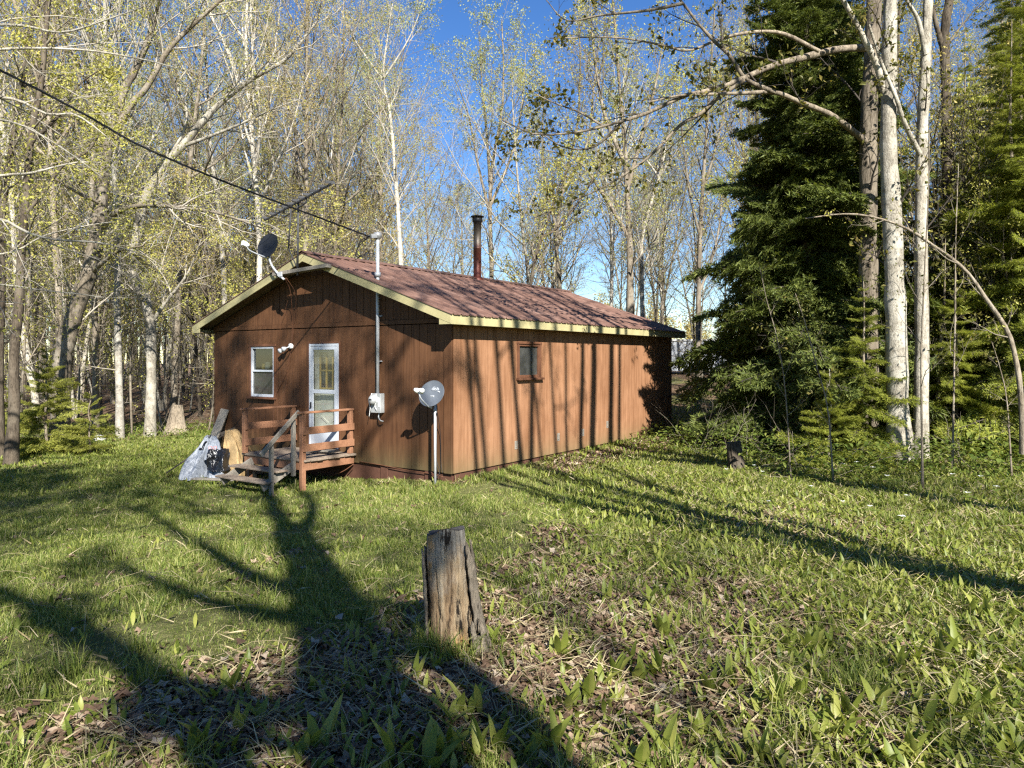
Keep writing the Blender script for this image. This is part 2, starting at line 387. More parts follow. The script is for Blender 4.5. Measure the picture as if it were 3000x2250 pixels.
l.new(mix(n, l, ramp(n, l, fac, [(.25, (0, 0, 0)), (.6, (1, 1, 1))]), lawn, soil), p.inputs['Base Color'])
p.inputs['Roughness'].default_value = .95; p.inputs['Specular IOR Level'].default_value = .1; bump(n, l, p, fine, .8, .04)
ground = link('ground', mesh_np('ground', V, [Q], [m], smooth=True, attrs={'litter': litter_amt(GX, GY).ravel()}))
ground['kind'] = 'structure'

# ------------------------------------------------------------------ cabin (local frame: x right along the gable wall, y back along the long wall)
CW, CL, ZB, ZF = 7.4, 9.95, -.43, -.55
RZ, RS = 3.84, .35              # ridge height, slope
OHF, OHS = .38, .27             # overhangs
def zt(x): return RZ - RS * abs(x + CW / 2)
cabin = thing('cabin', 'brown wood sided cabin with a rusty red ribbed metal roof and yellowish fascia', 'cabin', (0, 0, ZF), 'cabin')

def siding(P, u0, u1, z0, top, holes, groove=.2032, gap=.012, th=.014, ph=0.0):
    mb = MB()
    grooves = list(np.arange(u0 + groove + ph, u1 - .02, groove))
    edges = sorted({h[0] for h in holes} | {h[1] for h in holes})
    bps = sorted([(g, 1) for g in grooves] + [(e, 0) for e in edges] + [(u0, 0), (u1, 0)])
    for (a, fa), (b, fb) in zip(bps[:-1], bps[1:]):
        a2, b2 = a + fa * gap / 2, b - fb * gap / 2
        if b2 - a2 < .002: continue
        for thick, A, B_ in (((0, th), a2, b2), ((-.05, -.002), a, b)):
            segs = [(z0, None)]
            for h in sorted(holes, key=lambda h: h[2]):
                if h[0] - 1e-6 <= a and b <= h[1] + 1e-6:
                    segs = [(segs[0][0], h[2])] + [(h[3], None)] if len(segs) == 1 else segs + []
            for s0, s1 in segs:
                pts = [(A, s0), (B_, s0), (B_, top(B_) if s1 is None else s1), (A, top(A) if s1 is None else s1)]
                if pts[2][1] - s0 < .005 and pts[3][1] - s0 < .005: continue
                mb.add([P(u, thick[0], z) for u, z in pts] + [P(u, thick[1], z) for u, z in pts],
                       [(0, 1, 2, 3), (4, 5, 6, 7), (0, 1, 5, 4), (1, 2, 6, 5), (2, 3, 7, 6), (3, 0, 4, 7)])
    return mb
PF = lambda u, d, z: (-u, -d, z)
PR = lambda u, d, z: (d, u, z)
WIN = (5.13, 5.96, .80, 1.93)           # front window opening: u0 u1 z0 z1
DOOR = (3.02, 3.94, -.20, 1.97)
SWIN = (2.06, 2.86, 1.26, 1.96)
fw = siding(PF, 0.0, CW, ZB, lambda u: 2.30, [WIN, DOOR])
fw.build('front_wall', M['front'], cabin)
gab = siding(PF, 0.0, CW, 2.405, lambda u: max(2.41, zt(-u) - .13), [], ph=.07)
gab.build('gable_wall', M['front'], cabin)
b = MB(); b.box(-CW, -.002, -.032, -.016, 2.315, 2.40); b.build('frieze_board', M['front'], cabin, .004)
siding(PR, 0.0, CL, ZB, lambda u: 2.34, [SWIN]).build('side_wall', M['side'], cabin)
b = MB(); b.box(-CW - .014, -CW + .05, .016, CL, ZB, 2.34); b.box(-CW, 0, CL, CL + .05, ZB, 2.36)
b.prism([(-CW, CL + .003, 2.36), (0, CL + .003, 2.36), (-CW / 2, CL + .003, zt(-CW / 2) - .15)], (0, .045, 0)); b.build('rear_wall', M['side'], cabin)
b = MB(); b.box(-.20, -.012, -.03, -.0155, ZB - .01, 2.26); b.build('corner_trim', M['front'], cabin, .003)
b = MB(); b.box(-CW, -.05, .02, .055, -.95, ZB + .01); b.box(-.06, -.02, .06, CL, -.75, ZB + .01); b.build('skirting', M['skirt'], cabin)
for k, x in enumerate((-5.9, -4.6, -1.75, -.6)):
    b = MB(); b.box(x - .09, x + .09, -.005, .017, -.95, ZB - .004); b.build('skirting_board', M['skirt'], cabin, .004)
b = MB(); b.box(-CW + .06, -.06, .06, CL - .06, ZB, ZB + .06)
b.box(-CW + .06, -.06, 3.0, 3.05, ZB + .07, 2.3); b.build('floor', M['room'], cabin)

# roof sheets: ribs run down the slope
def roof_sheet(sgn):
    ys = [-OHF - .035]; hs = [0]; y = -OHF - .03
    while y < CL + OHF:
        for dy, h in ((.0, 0), (.018, .022), (.034, .022), (.052, 0), (.13, 0), (.136, .006), (.150, .006), (.156, 0)):
            ys.append(y + dy); hs.append(h)
        y += .2286
    ys = np.array(ys); hs = np.array(hs)
    xs = [-CW / 2, -CW / 2 + sgn * (CW / 2 + OHS + .045)]
    mb = MB(); v = []; n_ = len(ys)
    for k in (0, -.012):
        for x in xs:
            v += [(x, yy, zt(x) + hh + .004 + k) for yy, hh in zip(ys, hs)]
    f = []
    for i in range(n_ - 1):
        f += [(i, i + 1, n_ + i + 1, n_ + i), (2 * n_ + i, 2 * n_ + i + 1, 3 * n_ + i + 1, 3 * n_ + i), (n_ + i, n_ + i + 1, 3 * n_ + i + 1, 3 * n_ + i)]
    f += [(0, n_, 3 * n_, 2 * n_), (n_ - 1, 2 * n_ - 1, 4 * n_ - 1, 3 * n_ - 1)]
    return mb.add(v, f)
r = roof_sheet(1); rb = roof_sheet(-1); r.add(rb.v, rb.f)
roof = r.build('roof', M['roof'], cabin)
b = MB()
for s in (1, -1):
    x1 = -CW / 2 + s * .17
    b.prism([(-CW / 2, -OHF - .05, RZ + .052), (x1, -OHF - .05, zt(x1) + .040), (x1, -OHF - .05, zt(x1) + .029), (-CW / 2, -OHF - .05, RZ + .039)], (0, CL + 2 * OHF + .06, 0))
b.build('ridge_cap', M['roof'], roof)
b = MB()                                 # roof deck below the sheets
for s in (1, -1):
    x1 = -CW / 2 + s * (CW / 2 + OHS - .02)
    b.prism([(-CW / 2, -OHF + .01, RZ - .012), (x1, -OHF + .01, zt(x1) - .012), (x1, -OHF + .01, zt(x1) - .10), (-CW / 2, -OHF + .01, RZ - .10)], (0, CL + 2 * OHF - .02, 0))
b.build('soffit', M['soffit'], cabin)
for s in (1, -1):                        # rake boards front and rear, eave boards, boxed eave ends
    xe = -CW / 2 + s * (CW / 2 + OHS)
    for y0 in (-OHF - .022, CL + OHF - .003):
        b = MB(); b.prism([(-CW / 2, y0, RZ - .012), (xe, y0, zt(xe) - .012), (xe, y0, zt(xe) - .175), (-CW / 2, y0, RZ - .175)], (0, .025, 0))
        b.build('rake_board', M['fascia'], cabin, .003)
    b = MB(); a, c = sorted((xe - s * .001, xe + s * .022)); b.box(a, c, -OHF - .02, CL + OHF + .02, 2.262, zt(xe) - .014); b.build('eave_board', M['fascia'], cabin, .003)
    x2 = xe - s * .27
    b = MB(); b.prism([(xe - s * .003, -OHF - .018, zt(xe) - .17), (xe - s * .003, -OHF - .018, 2.264), (x2, -OHF - .018, 2.264), (x2, -OHF - .018, zt(x2) - .172)], (0, .02, 0))
    b.build('boxed_eave_end', M['fascia'], cabin, .003)
    a, c = sorted((xe - s * .004, xe - s * (OHS - .018))); b = MB(); b.box(a, c, -OHF + .02, CL + OHF - .02, 2.268, 2.285); b.build('eave_soffit', M['soffit'], cabin)
b = MB(); b.bar((-4.48, -.47, 3.435), (-2.80, -.47, 3.50), .17, .075); b.build('gable_shelf_board', M['grey'], cabin, .004)

# windows: frame, sashes with panes, sill
def window(par, P, u0, u1, z0, z1, frame, trim, glass_up, glass_lo, rail=None, tw=.05):
    win = MB()
    def bx(mb, a, b_, d0, d1, za, zb):
        q = [P(a, d0, za), P(b_, d1, zb)]
        mb.box(*sorted((q[0][0], q[1][0])), *sorted((q[0][1], q[1][1])), za, zb)
    bx(win, u0 - tw, u0, .004, .034, z0, z1); bx(win, u1, u1 + tw, .004, .034, z0, z1); bx(win, u0 - tw - .02, u1 + tw + .02, .004, .040, z1 + .001, z1 + tw)
    w = win.build('window', trim, par, .003)
    sl = MB(); bx(sl, u0 - tw - .03, u1 + tw + .03, .003, .10, z0 - .045, z0 - .002); sl.build('sill', trim, w, .004)
    fr = MB(); t = .045
    bx(fr, u0 + .002, u0 + t, -.06, .02, z0 + .002, z1 - .002); bx(fr, u1 - t, u1 - .002, -.06, .02, z0 + .002, z1 - .002)
    bx(fr, u0 + t, u1 - t, -.06, .019, z1 - t, z1 - .002); bx(fr, u0 + t, u1 - t, -.06, .019, z0 + .002, z0 + t + .015)
    if rail: bx(fr, u0 + t, u1 - t, -.05, .017, rail - .022, rail + .022)
    fr.build('frame', frame, w, .003)
    for a, b_, g, d in ([(z0 + t, z1 - t, glass_up, -.02)] if not rail else [(z0 + t + .01, rail - .02, glass_lo, -.012), (rail + .02, z1 - t + .002, glass_up, -.03)]):
        q = MB(); bx(q, u0 + t - .005, u1 - t + .005, d - .004, d, a, b_); q.build('pane', g, w)
    return w
window(cabin, PF, *WIN, M['alu'], M['trim'], M['glass'], M['screen'], 1.385)
window(cabin, PR, *SWIN, M['trim'], M['trim'], M['screen'], None, None, .045)
# storm door with the inner door seen through its panes
d = MB(); u0, u1, z0, z1 = DOOR; fr = .05
d.box(-u1 + .002, -u1 + fr, -.034, -.0, z0, z1); d.box(-u0 - fr, -u0 - .002, -.034, -.0, z0, z1); d.box(-u1 + fr, -u0 - fr, -.034, -.0, z1 - fr, z1 - .002)
door = d.build('door', M['alu'], cabin, .003)
b = MB(); b.box(-u1 - .045, -u1, -.03, -.0155, z0, z1 + .04); b.box(-u0, -u0 + .045, -.03, -.0155, z0, z1 + .04); b.box(-u1, -u0, -.03, -.0155, z1 + .002, z1 + .04); b.build('door_casing', M['trim'], cabin, .003)
b = MB(); a0, a1 = -u1 + fr + .006, -u0 - fr - .006; st = .075
b.box(a0, a0 + st, -.030, -.004, z0 + .01, z1 - fr - .006); b.box(a1 - st, a1, -.030, -.004, z0 + .01, z1 - fr - .006)
b.box(a0 + st, a1 - st, -.030, -.004, z1 - fr - st, z1 - fr - .006); b.box(a0 + st, a1 - st, -.031, -.004, .93, 1.01); b.box(a0 + st, a1 - st, -.029, -.006, z0 + .01, .20)
b.build('storm_leaf', M['alu'], door, .003)
for za, zb, g in ((1.01, z1 - fr - st, M['glass_dust']), (.20, .93, M['glass_dust'])):
    q = MB(); q.box(a0 + st - .004, a1 - st + .004, -.016, -.012, za, zb); q.build('pane', g, door)
b = MB(); b.box(a0, a0 + .03, -.055, -.031, .62, .74); b.tube([(a0 + .015, -.034, .66), (a0 + .015, -.075, .66), (a0 + .055, -.08, .66)], .009, 8); b.build('handle', M['black'], door, .003)
b = MB(); w0, w1 = -u1 + .20, -u0 - .13
b.box(-u1 + .03, w0, .10, .14, z0 + .02, z1 - .03); b.box(w1, -u0 - .03, .10, .14, z0 + .02, z1 - .03); b.box(w0, w1, .10, .14, z0 + .02, 1.02); b.box(w0, w1, .10, .14, 1.80, z1 - .03)
for x0_, x1_, za, zb in ((w0 + .03, w1 - .03, .12, .46), (w0 + .03, w1 - .03, .54, .90)): b.box(x0_, x1_, .088, .099, za, zb)
b.bar((w0 + .05, .085, .15), (w1 - .05, .085, .44), .02, .05); b.bar((w1 - .05, .0845, .15), (w0 + .05, .0845, .44), .02, .05)
inner = b.build('inner_door', M['indoor'], door, .004)
b = MB()
for k in range(4): x = w0 + (w1 - w0) * k / 3; b.box(x - .016, x + .016, .092, .13, 1.02, 1.80)
for z in (1.035, 1.41, 1.785): b.box(w0, w1, .094, .128, z - .016, z + .016)
b.build('muntins', M['yellow'], inner)
q = MB(); q.box(w0, w1, .114, .117, 1.02, 1.80); q.build('pane', M['glass'], inner)

# stove pipe through the ridge
b = MB(); px, py = -CW / 2 + .08, 5.38
b.lathe([(.17, 3.70), (.17, 3.80), (.125, 3.86), (.105, 3.87), (.105, 4.62), (.112, 4.625), (.112, 4.65), (.105, 4.655), (.105, 5.36), (.11, 5.36)], (px, py, 0), k=20)
pipe = b.build('stove_pipe', M['pipe'], cabin)
b = MB(); b.lathe([(.12, 5.34), (.135, 5.36), (.135, 5.44), (.12, 5.45)], (px, py, 0), k=20)
for k in range(4):
    t = k * 1.57 + .4; b.box(px + .12 * math.cos(t) - .012, px + .12 * math.cos(t) + .012, py + .12 * math.sin(t) - .012, py + .12 * math.sin(t) + .012, 5.44, 5.50)
b.lathe([(.0, 5.55), (.18, 5.505), (.18, 5.485), (0, 5.50)], (px, py, 0), k=20); b.build('cap', M['black'], pipe)
# small metal clips low on the long wall
for y, z in ((1.98, -.10), (3.62, -.08), (4.72, -.07), (5.95, .03)):
    b = MB(); b.box(.0145, .022, y - .055, y + .055, z - .085, z + .085); b.box(.022, .034, y - .03, y + .02, z - .05, z - .035); b.tube([(.02, y + .02, z + .05), (.03, y + .02, z + .05)], .014, 8)
    b.build('vent_plate', M['grey'], cabin, .003)
# wavy strip of lifted siding edge
# ------------------------------------------------------------------ porch
T = thing('porch', 'small stained wood porch with board railings and weathered steps at the cabin door', 'porch', (-3.5, -.6, -.70), 'cabin')
x0, x1, DP, DZ = -4.42, -2.55, 1.27, -.245
for k in range(9):
    y = -DP - .03 + k * (DP / 9)
    b = MB(); b.box(x0 - .05 - .012 * (k % 2), x1 + .05 + .014 * ((k * 7) % 3 - 1), y + .003, y + DP / 9 - .004, DZ - .038, DZ + .002 * ((k * 5) % 3)); b.build('deck_board', M['deck'], T, .005)
b = MB(); b.box(x0, x1, -DP, -DP + .038, DZ - .20, DZ - .039); b.box(x1 - .038, x1, -DP + .039, -.04, DZ - .20, DZ - .039); b.box(x0, x0 + .038, -DP + .039, -.04, DZ - .20, DZ - .039); b.box(x0 + .04, x1 - .04, -.06, -.036, DZ - .20, DZ - .039)
b.build('rim_joist', M['porch'], T, .004)
RT = .66
for x, y, zb in ((x0 + .05, -DP - .012, DZ), (x0 + .05, -.10, DZ), (x1 - .05, -DP - .012, -.95), (x1 - .05, -.10, DZ)):
    b = MB(); b.box(x - .045, x + .045, y - .045, y + .045, zb + .001, RT - .04); b.build('post', M['porch'], T, .006)
b = MB(); b.box(x0 + .02, x0 + .10, -DP + .04, -DP + .13, -.95, DZ - .20); b.build('post', M['porch'], T, .006)
for x, s in ((x0 + .05, 1), (x1 - .05, -1)):
    b = MB(); b.box(x - .055, x + .055, -DP - .10, -.04, RT - .039, RT); b.build('top_rail', M['porch'], T, .006)
    xo = x + s * .047 if s > 0 else x + .047
    for z in (.30, -.02):
        b = MB(); b.box(xo, xo + .028, -DP - .05, -.05, z - .07, z + .07); b.build('side_board', M['porch'], T, .005)
sx0, sx1 = -4.15, -2.74
for k, (y, z) in enumerate(((-1.62, -.415), (-1.90, -.585))):
    b = MB(); b.box(sx0 - .06 - .05 * k, sx1 - .02, y - .13, y + .14, z - .038, z); b.build('step_tread', M['deck'], T, .006)
for x in (sx0 + .05, sx1 - .12):
    b = MB(); b.bar((x, -DP - .03, DZ - .13), (x, -1.98, -.70), .038, .15); b.bar((x + .0, -1.52, -.455), (x, -1.52, -.54), .034, .12); b.build('step_stringer', M['grey'], T, .004)
hx = -2.80
b = MB(); b.box(hx - .04, hx + .04, -DP - .095, -DP - .055 + .02, -.56, .50); b.build('grey_post', M['grey'], T, .006)
b = MB(); b.box(hx - .04, hx + .04, -1.86, -1.80, -1.0, .10); b.build('grey_post', M['grey'], T, .006)
b = MB(); b.bar((hx + .06, -2.10, -.08), (hx + .06, -DP + .02, .66), .035, .085); b.build('handrail', M['grey'], T, .006)
# plank lying on the porch at the door
b = MB(); b.bar((-3.35, -.50, DZ + .055), (-2.68, -.36, DZ + .065), .20, .035)
pk = b.build('plank', M['grey'], None, .005, 'cabin'); tag(pk, 'short weathered plank lying on the porch floor before the door', 'plank')

# ------------------------------------------------------------------ things on the cabin
def bend(pts, n=12):            # smooth curve through points
    P = [Vector(p) for p in pts]; P = [P[0] * 2 - P[1]] + P + [P[-1] * 2 - P[-2]]; out = []
    for i in range(1, len(P) - 2):
        for k in range(n):
            t = k / n; a, b_, c, d_ = P[i - 1:i + 3]
            out.append(.5 * ((2 * b_) + (c - a) * t + (2 * a - 5 * b_ + 4 * c - d_) * t * t + (3 * b_ - a - 3 * c + d_) * t ** 3))
    return out + [P[-2]]

def text_mesh(name, body, size, mat_, parent, mw, ex=.001):
    cu = bpy.data.curves.new(name, 'FONT'); cu.body = body; cu.size = size; cu.extrude = ex; cu.align_x = 'CENTER'; cu.align_y = 'CENTER'
    o = bpy.data.objects.new(name, cu); COL.objects.link(o)
    dg = bpy.context.evaluated_depsgraph_get(); me = bpy.data.meshes.new_from_object(o.evaluated_get(dg))
    bpy.data.objects.remove(o); me.name = name
    og = origin_of(parent)
    me.transform(Matrix.Translation(-og) @ mw); me.materials.clear(); me.materials.append(mat_)
    return link(name, me, parent)

def dish(T, cen, nrm, R, mats, arm_len, lnb_two, logo=None, sx=1.12, adir=None):
    cen = Vector(cen); nrm = Vector(nrm).normalized()
    side = nrm.cross(Vector((0, 0, 1))).normalized(); upv = side.cross(nrm).normalized()
    b = MB(); prof = [(R * r_, R * .18 * r_ * r_ - .03) for r_ in (0, .25, .5, .7, .85, .95, 1)] + [(R * 1.012, R * .18 - .028), (R * 1.0, R * .18 - .043)] + [(R * r_, R * .18 * r_ * r_ - .044) for r_ in (.9, .5, 0)]
    b.lathe(prof, cen, nrm, 40, sx); b.build('reflector', mats, T)
    bot = cen - upv * R * .98 - nrm * .02
    tip = cen + (Vector(adir).normalized() if adir is not None else nrm) * arm_len - upv * (R * .62)
    b = MB(); b.mi = 0; b.tube(bend([bot - nrm * .07, bot + nrm * .05, bot.lerp(tip, .75), tip - nrm * .02 + upv * .05], 6), .014, 8); b.build('feed_arm', M['steel'], T)
    b = MB(); hd = tip + upv * .09
    if lnb_two:
        for s in (-1, 1):
            c = hd + side * s * .058; b.lathe([(.0, .05), (.042, .045), (.045, .0), (.036, -.012), (.026, -.05), (0, -.055)], c, -nrm, 16)
        b.bar(hd - side * .06 - nrm * .055 - upv * .012, hd + side * .06 - nrm * .055 - upv * .012, .035, .06, upv)
    else:
        b.lathe([(.0, -.06), (.042, -.055), (.045, .0), (.03, .012), (.025, .05), (0, .055)], hd, nrm, 16)
        b.bar(hd + nrm * .05 - upv * .05, hd + nrm * .05 + upv * .05, .10, .07, side)
    b.build('feed_horn', M['white'], T)
    return cen, nrm, side, upv

dn = CM.to_3x3().inverted() @ Vector((-.50, -.79, .36))
T = thing('satellite_dish', 'grey satellite dish on a steel pole in front of the cabin corner', 'satellite dish', (-.20, -.27, -.55), 'cabin')
cen, nrm, side, upv = dish(T, (-.20, -.36, 1.03), dn, .245, M['dish'], .36, True)
b = MB(); b.tube([(-.20, -.27, -.75), (-.20, -.27, .92)], .024, 12); b.tube([(-.20, -.27, .72), (-.20, -.27, .74)], .032, 12); b.build('pole', M['steel'], T)
b = MB(); b.bar((-.20, -.27, .93), tuple(cen - nrm * .05), .09, .11); b.bar(tuple(cen - nrm * .055 - upv * .1), tuple(cen - nrm * .055 + upv * .1), .12, .02, nrm); b.build('bracket', M['steel'], T, .004)
b = MB()
for s in (-1, 1): b.tube([(-.20 + s * .025, -.28, .62), (-.20 + s * .07, -.30, .72)], .006, 6)
b.tube(bend([(-.19, -.24, .85), (-.30, -.10, .45), (-.36, -.06, -.15), (-.24, -.10, -.40), (-.22, -.2, -.5)], 6), .006, 6)
b.tube(bend([(-.21, -.24, .85), (-.26, -.06, .3), (-.25, -.05, -.25), (-.17, -.1, -.42)], 6), .005, 6); b.build('cable', M['black'], T)
rot = Matrix((side, upv, nrm)).transposed().to_4x4()
if side.dot(CM.to_3x3().inverted() @ Vector((1, 0, 0))) < 0: rot = Matrix((-side, upv, nrm)).transposed().to_4x4(); side_r = -side
else: side_r = side
def face(a, h): return Matrix.Translation(cen + side_r * a + upv * h - nrm * (.026 - .18 * .245 * ((a / 1.12) ** 2 + h * h) / .245 ** 2 - .004)) @ rot
text_mesh('lettering', 'dish', .105, M['letter'], T, face(.045, .10))
b = MB()
for a, h in ((.115, .052), (.135, .046), (.155, .040)):
    q = cen + side_r * a + upv * h - nrm * (.026 - .18 * .245 * ((a / 1.12) ** 2 + h * h) / .245 ** 2 - .004)
    b.bar(q - side_r * .008, q + side_r * .008, .004, .012 if a < .15 else .02, upv)
for k in range(4):
    q = cen + side_r * .034 + upv * (.115 - k * .012) - nrm * (.018); b.bar(q - side_r * .006, q + side_r * .006, .004, .004, upv)
b.build('emblem', M['letter'], T)

dn2 = CM.to_3x3().inverted() @ Vector((-.52, -.84, .26)); ad2 = CM.to_3x3().inverted() @ Vector((-.80, -.60, .12))
T = thing('satellite_dish', 'dark satellite dish on a bent mast at the peak of the gable', 'satellite dish', (-4.15, -.50, 3.44), 'cabin')
dc = (-4.62, -.55, 4.05)
cen2, n2, s2, u2 = dish(T, dc, dn2, .27, M['dish_dark'], .44, False, sx=1.12, adir=ad2)
b = MB(); b.tube(bend([(-4.08, -.56, 3.30), (-4.26, -.56, 3.42), (-4.48, -.56, 3.62), (-4.56, -.56, 3.80), tuple(cen2 - n2 * .10)], 6), .024, 10); b.build('mast', M['steel'], T)
b = MB(); b.bar((-4.17, -.585, 3.36), (-4.17, -.585, 3.46), .12, .02, (0, 1, 0)); b.bar((-4.17, -.56, 3.37), (-4.27, -.56, 3.43), .05, .07); b.bar(tuple(cen2 - n2 * .05), tuple(cen2 - n2 * .14), .09, .12); b.build('bracket', M['steel'], T, .004)
T = thing('television_antenna', 'old comb shaped television antenna on a thin mast above the gable', 'antenna', (-3.70, -.50, 3.42), 'cabin')
b = MB(); b.tube([(-3.70, -.52, 3.36), (-3.70, -.50, 4.95)], .021, 8); b.tube([(-4.02, -.50, 3.95), (-3.93, -.50, 4.75)], .016, 8); b.tube([(-4.02, -.50, 3.95), (-3.72, -.50, 3.50)], .012, 8); b.build('mast', M['antenna'], T)
bd = CM.to_3x3().inverted() @ Vector((-.564, .826, 0)); ed = CM.to_3x3().inverted() @ Vector((.826, .564, 0))
mp = Vector((-3.70, -.52, 4.86))
b = MB(); b.bar(mp - bd * 1.95, mp + bd * 2.35, .032, .032); b.bar(mp - bd * .55 - Vector((0, 0, .10)), mp + bd * .9 - Vector((0, 0, .16)), .02, .02)
b.bar(mp - bd * .55 - Vector((0, 0, .10)), mp - bd * .55, .02, .02); b.bar(mp + bd * .9 - Vector((0, 0, .16)), mp + bd * .9, .02, .02); b.build('boom', M['antenna'], T)
rr = np.random.default_rng(5)
for t, L in ((-1.85, .5), (-1.45, .55), (-1.0, .7), (-.62, .85), (-.30, 1.0), (.05, 1.1), (.4, 1.25), (.75, 1.4), (1.15, 1.5), (1.7, 1.6), (2.28, 1.65)):
    q = mp + bd * t; b = MB(); b.tube([q - ed * L + Vector((0, 0, .016 + rr.uniform(-.03, .03))), q + Vector((0, 0, .022)), q + ed * L + Vector((0, 0, .016 + rr.uniform(-.03, .03)))], .0055, 6)
    b.bar(q - ed * .09 + Vector((0, 0, .045)), q + ed * .09 + Vector((0, 0, .045)), .03, .05); b.build('element', M['antenna'], T)
# electric service: mast through the roof, meter box
T = thing('electric_meter', 'grey electric meter box with a tall steel conduit on the front wall', 'electric meter', (-1.85, -.03, .62), 'cabin')
b = MB(); b.box(-1.98, -1.72, -.135, -.016, .60, .98); mbx = b.build('meter_box', M['meter'], T, .008)
b = MB(); b.box(-1.775, -1.735, -.142, -.1355, .72, .90); b.build('panel', M['white'], T, .003)
b = MB(); b.lathe([(.095, -.005), (.095, .02), (.088, .07), (.06, .10), (0, .105)], (-1.885, -.136, .855), (0, -1, 0), 28); b.build('meter_dome', M['meter'], T)
b = MB(); b.lathe([(.102, -.004), (.102, .022), (.096, .022)], (-1.885, -.1355, .855), (0, -1, 0), 28); b.build('ring', M['steel'], T)
b = MB(); b.bar((-1.92, -.244, .865), (-1.85, -.244, .865), .004, .022); b.build('dial', M['black'], T)
b = MB(); b.tube([(-1.85, -.075, .981), (-1.85, -.075, 4.0)], .034, 14); b.tube([(-1.85, -.075, 3.26), (-1.85, -.075, 3.34)], .06, 14)
b.box(-1.92, -1.78, -.05, -.016, 2.48, 2.505); b.box(-1.92, -1.78, -.05, -.016, 1.6, 1.62); b.build('conduit', M['steel'], T)
b = MB(); b.lathe([(.036, 3.98), (.075, 4.02), (.085, 4.07), (.07, 4.12), (0, 4.14)], (-1.85, -.075, 0), (0, 0, 1), 16); b.bar((-1.85, -.1, 4.05), (-1.90, -.22, 4.03), .11, .08); b.build('weatherhead', M['galv_dark'], T)
b = MB(); b.tube(bend([(-1.80, -.08, .60), (-1.80, -.10, .52), (-1.74, -.11, .46), (-1.70, -.07, .44)], 6), .013, 8); b.build('drain_pipe', M['meter'], T)
b = MB()
for o_ in (0, .03, .06): b.tube(bend([(-1.90, -.24, 4.03), (-2.10 - o_, -.30, 3.95 - o_ * 2), (-2.16 - o_, -.32, 3.72 - o_ * 2), (-2.0 - o_, -.28, 3.62 + o_), (-1.88, -.12, 3.66 + o_)], 6), .008, 6)
b.build('loop_wire', M['black'], T)
b = MB(); b.tube(bend([(-1.93, -.15, .98), (-2.0, -.17, .84), (-1.97, -.16, .70), (-2.01, -.15, .52)], 6), .006, 6); b.tube(bend([(-1.82, -.15, .98), (-1.79, -.16, .86), (-1.84, -.16, .74), (-1.79, -.16, .66)], 6), .006, 6); b.build('loose_wire', M['white'], T)
# power cable to a pole out of view
A = CM @ Vector((-1.90, -.24, 4.02)); Bp = spot(0, 205, 9.0); Cm = spot(502, 468, 10.8); E = Bp + (Bp - np.array(A)) * 1.3 + np.array([0, 0, .5])
pts = bend([A, tuple(Cm), tuple(Bp), tuple(E)], 40); b = MB(); rr_ = .009
for k in range(3):
    t = np.arange(len(pts)) * .9 + k * 2.094
    b.tube([p + Vector((0, math.cos(a) * .010, math.sin(a) * .010)) for p, a in zip(pts, t)], rr_ * (1 if k else .8), 6)
pc = b.build('power_cable', M['black']); tag(pc, 'black twisted power cable sagging from the left to the roof mast', 'cable')
# loose cables from the gable to the flood light and down to the porch
T = thing('flood_light', 'small twin flood light on the wall between window and door', 'light', (-4.59, -.02, 1.86), 'cabin')
b = MB(); b.lathe([(0, .05), (.055, .045), (.06, 0)], (-4.53, -.016, 1.93), (0, -1, 0), 16); b.build('base', M['white'], T)
for dx, dz in ((-.10, -.06), (-.22, -.10)):
    b = MB(); c = Vector((-4.53 + dx, -.13, 1.93 + dz)); b.lathe([(0, -.06), (.03, -.05), (.05, 0), (.058, .03), (.05, .045), (0, .05)], c, (-.2, -.9, -.35), 16); b.tube([(-4.54, -.06, 1.92), tuple(c)], .014, 8); b.build('lamp', M['steel'], T)
b = MB()
b.tube(bend([(-4.12, -.50, 3.34), (-4.2, -.30, 3.05), (-4.46, -.05, 2.45), (-4.50, -.035, 1.95)], 8), .006, 6)
b.tube(bend([(-4.08, -.50, 3.34), (-4.1, -.25, 3.0), (-4.40, -.05, 2.40), (-4.49, -.035, 1.98)], 8), .0055, 6)
b.tube(bend([(-4.53, -.04, 1.82), (-4.72, -.03, 1.30), (-5.03, -.045, .85), (-5.1, -.05, .30), (-5.05, -.06, -.1)], 8), .006, 6)
b.tube(bend([(-4.53, -.04, 1.82), (-4.68, -.03, 1.1), (-4.85, -.035, .45), (-4.8, -.05, -.05)], 8), .005, 6)
b.tube(bend([(-4.14, -.5, 3.34), (-4.4, -.2, 3.0), (-4.9, -.03, 2.3), (-4.98, -.035, 1.5), (-5.0, -.04, .6), (-4.9, -.05, -.1)], 8), .004, 6)
cb = b.build('cable', M['trim'], None, 0, 'cabin'); tag(cb, 'thin brown cables hanging down the front wall from gable to porch', 'cable')
b = MB(); b.tube(bend([(-2.4, -.03, -.40), (-1.8, -.03, -.42), (-1.2, -.03, -.455), (-.6, -.03, -.47), (-.2, -.05, -.50)], 8), .008, 6); b.tube(bend([(-2.5, -.10, -.45), (-2.7, -.2, -.60), (-3.0, -.3, -.72)], 8), .009, 6)
cb = b.build('ground_cable', M['trim'], None, 0, 'cabin'); tag(cb, 'dark cable along the bottom edge of the front wall', 'cable')
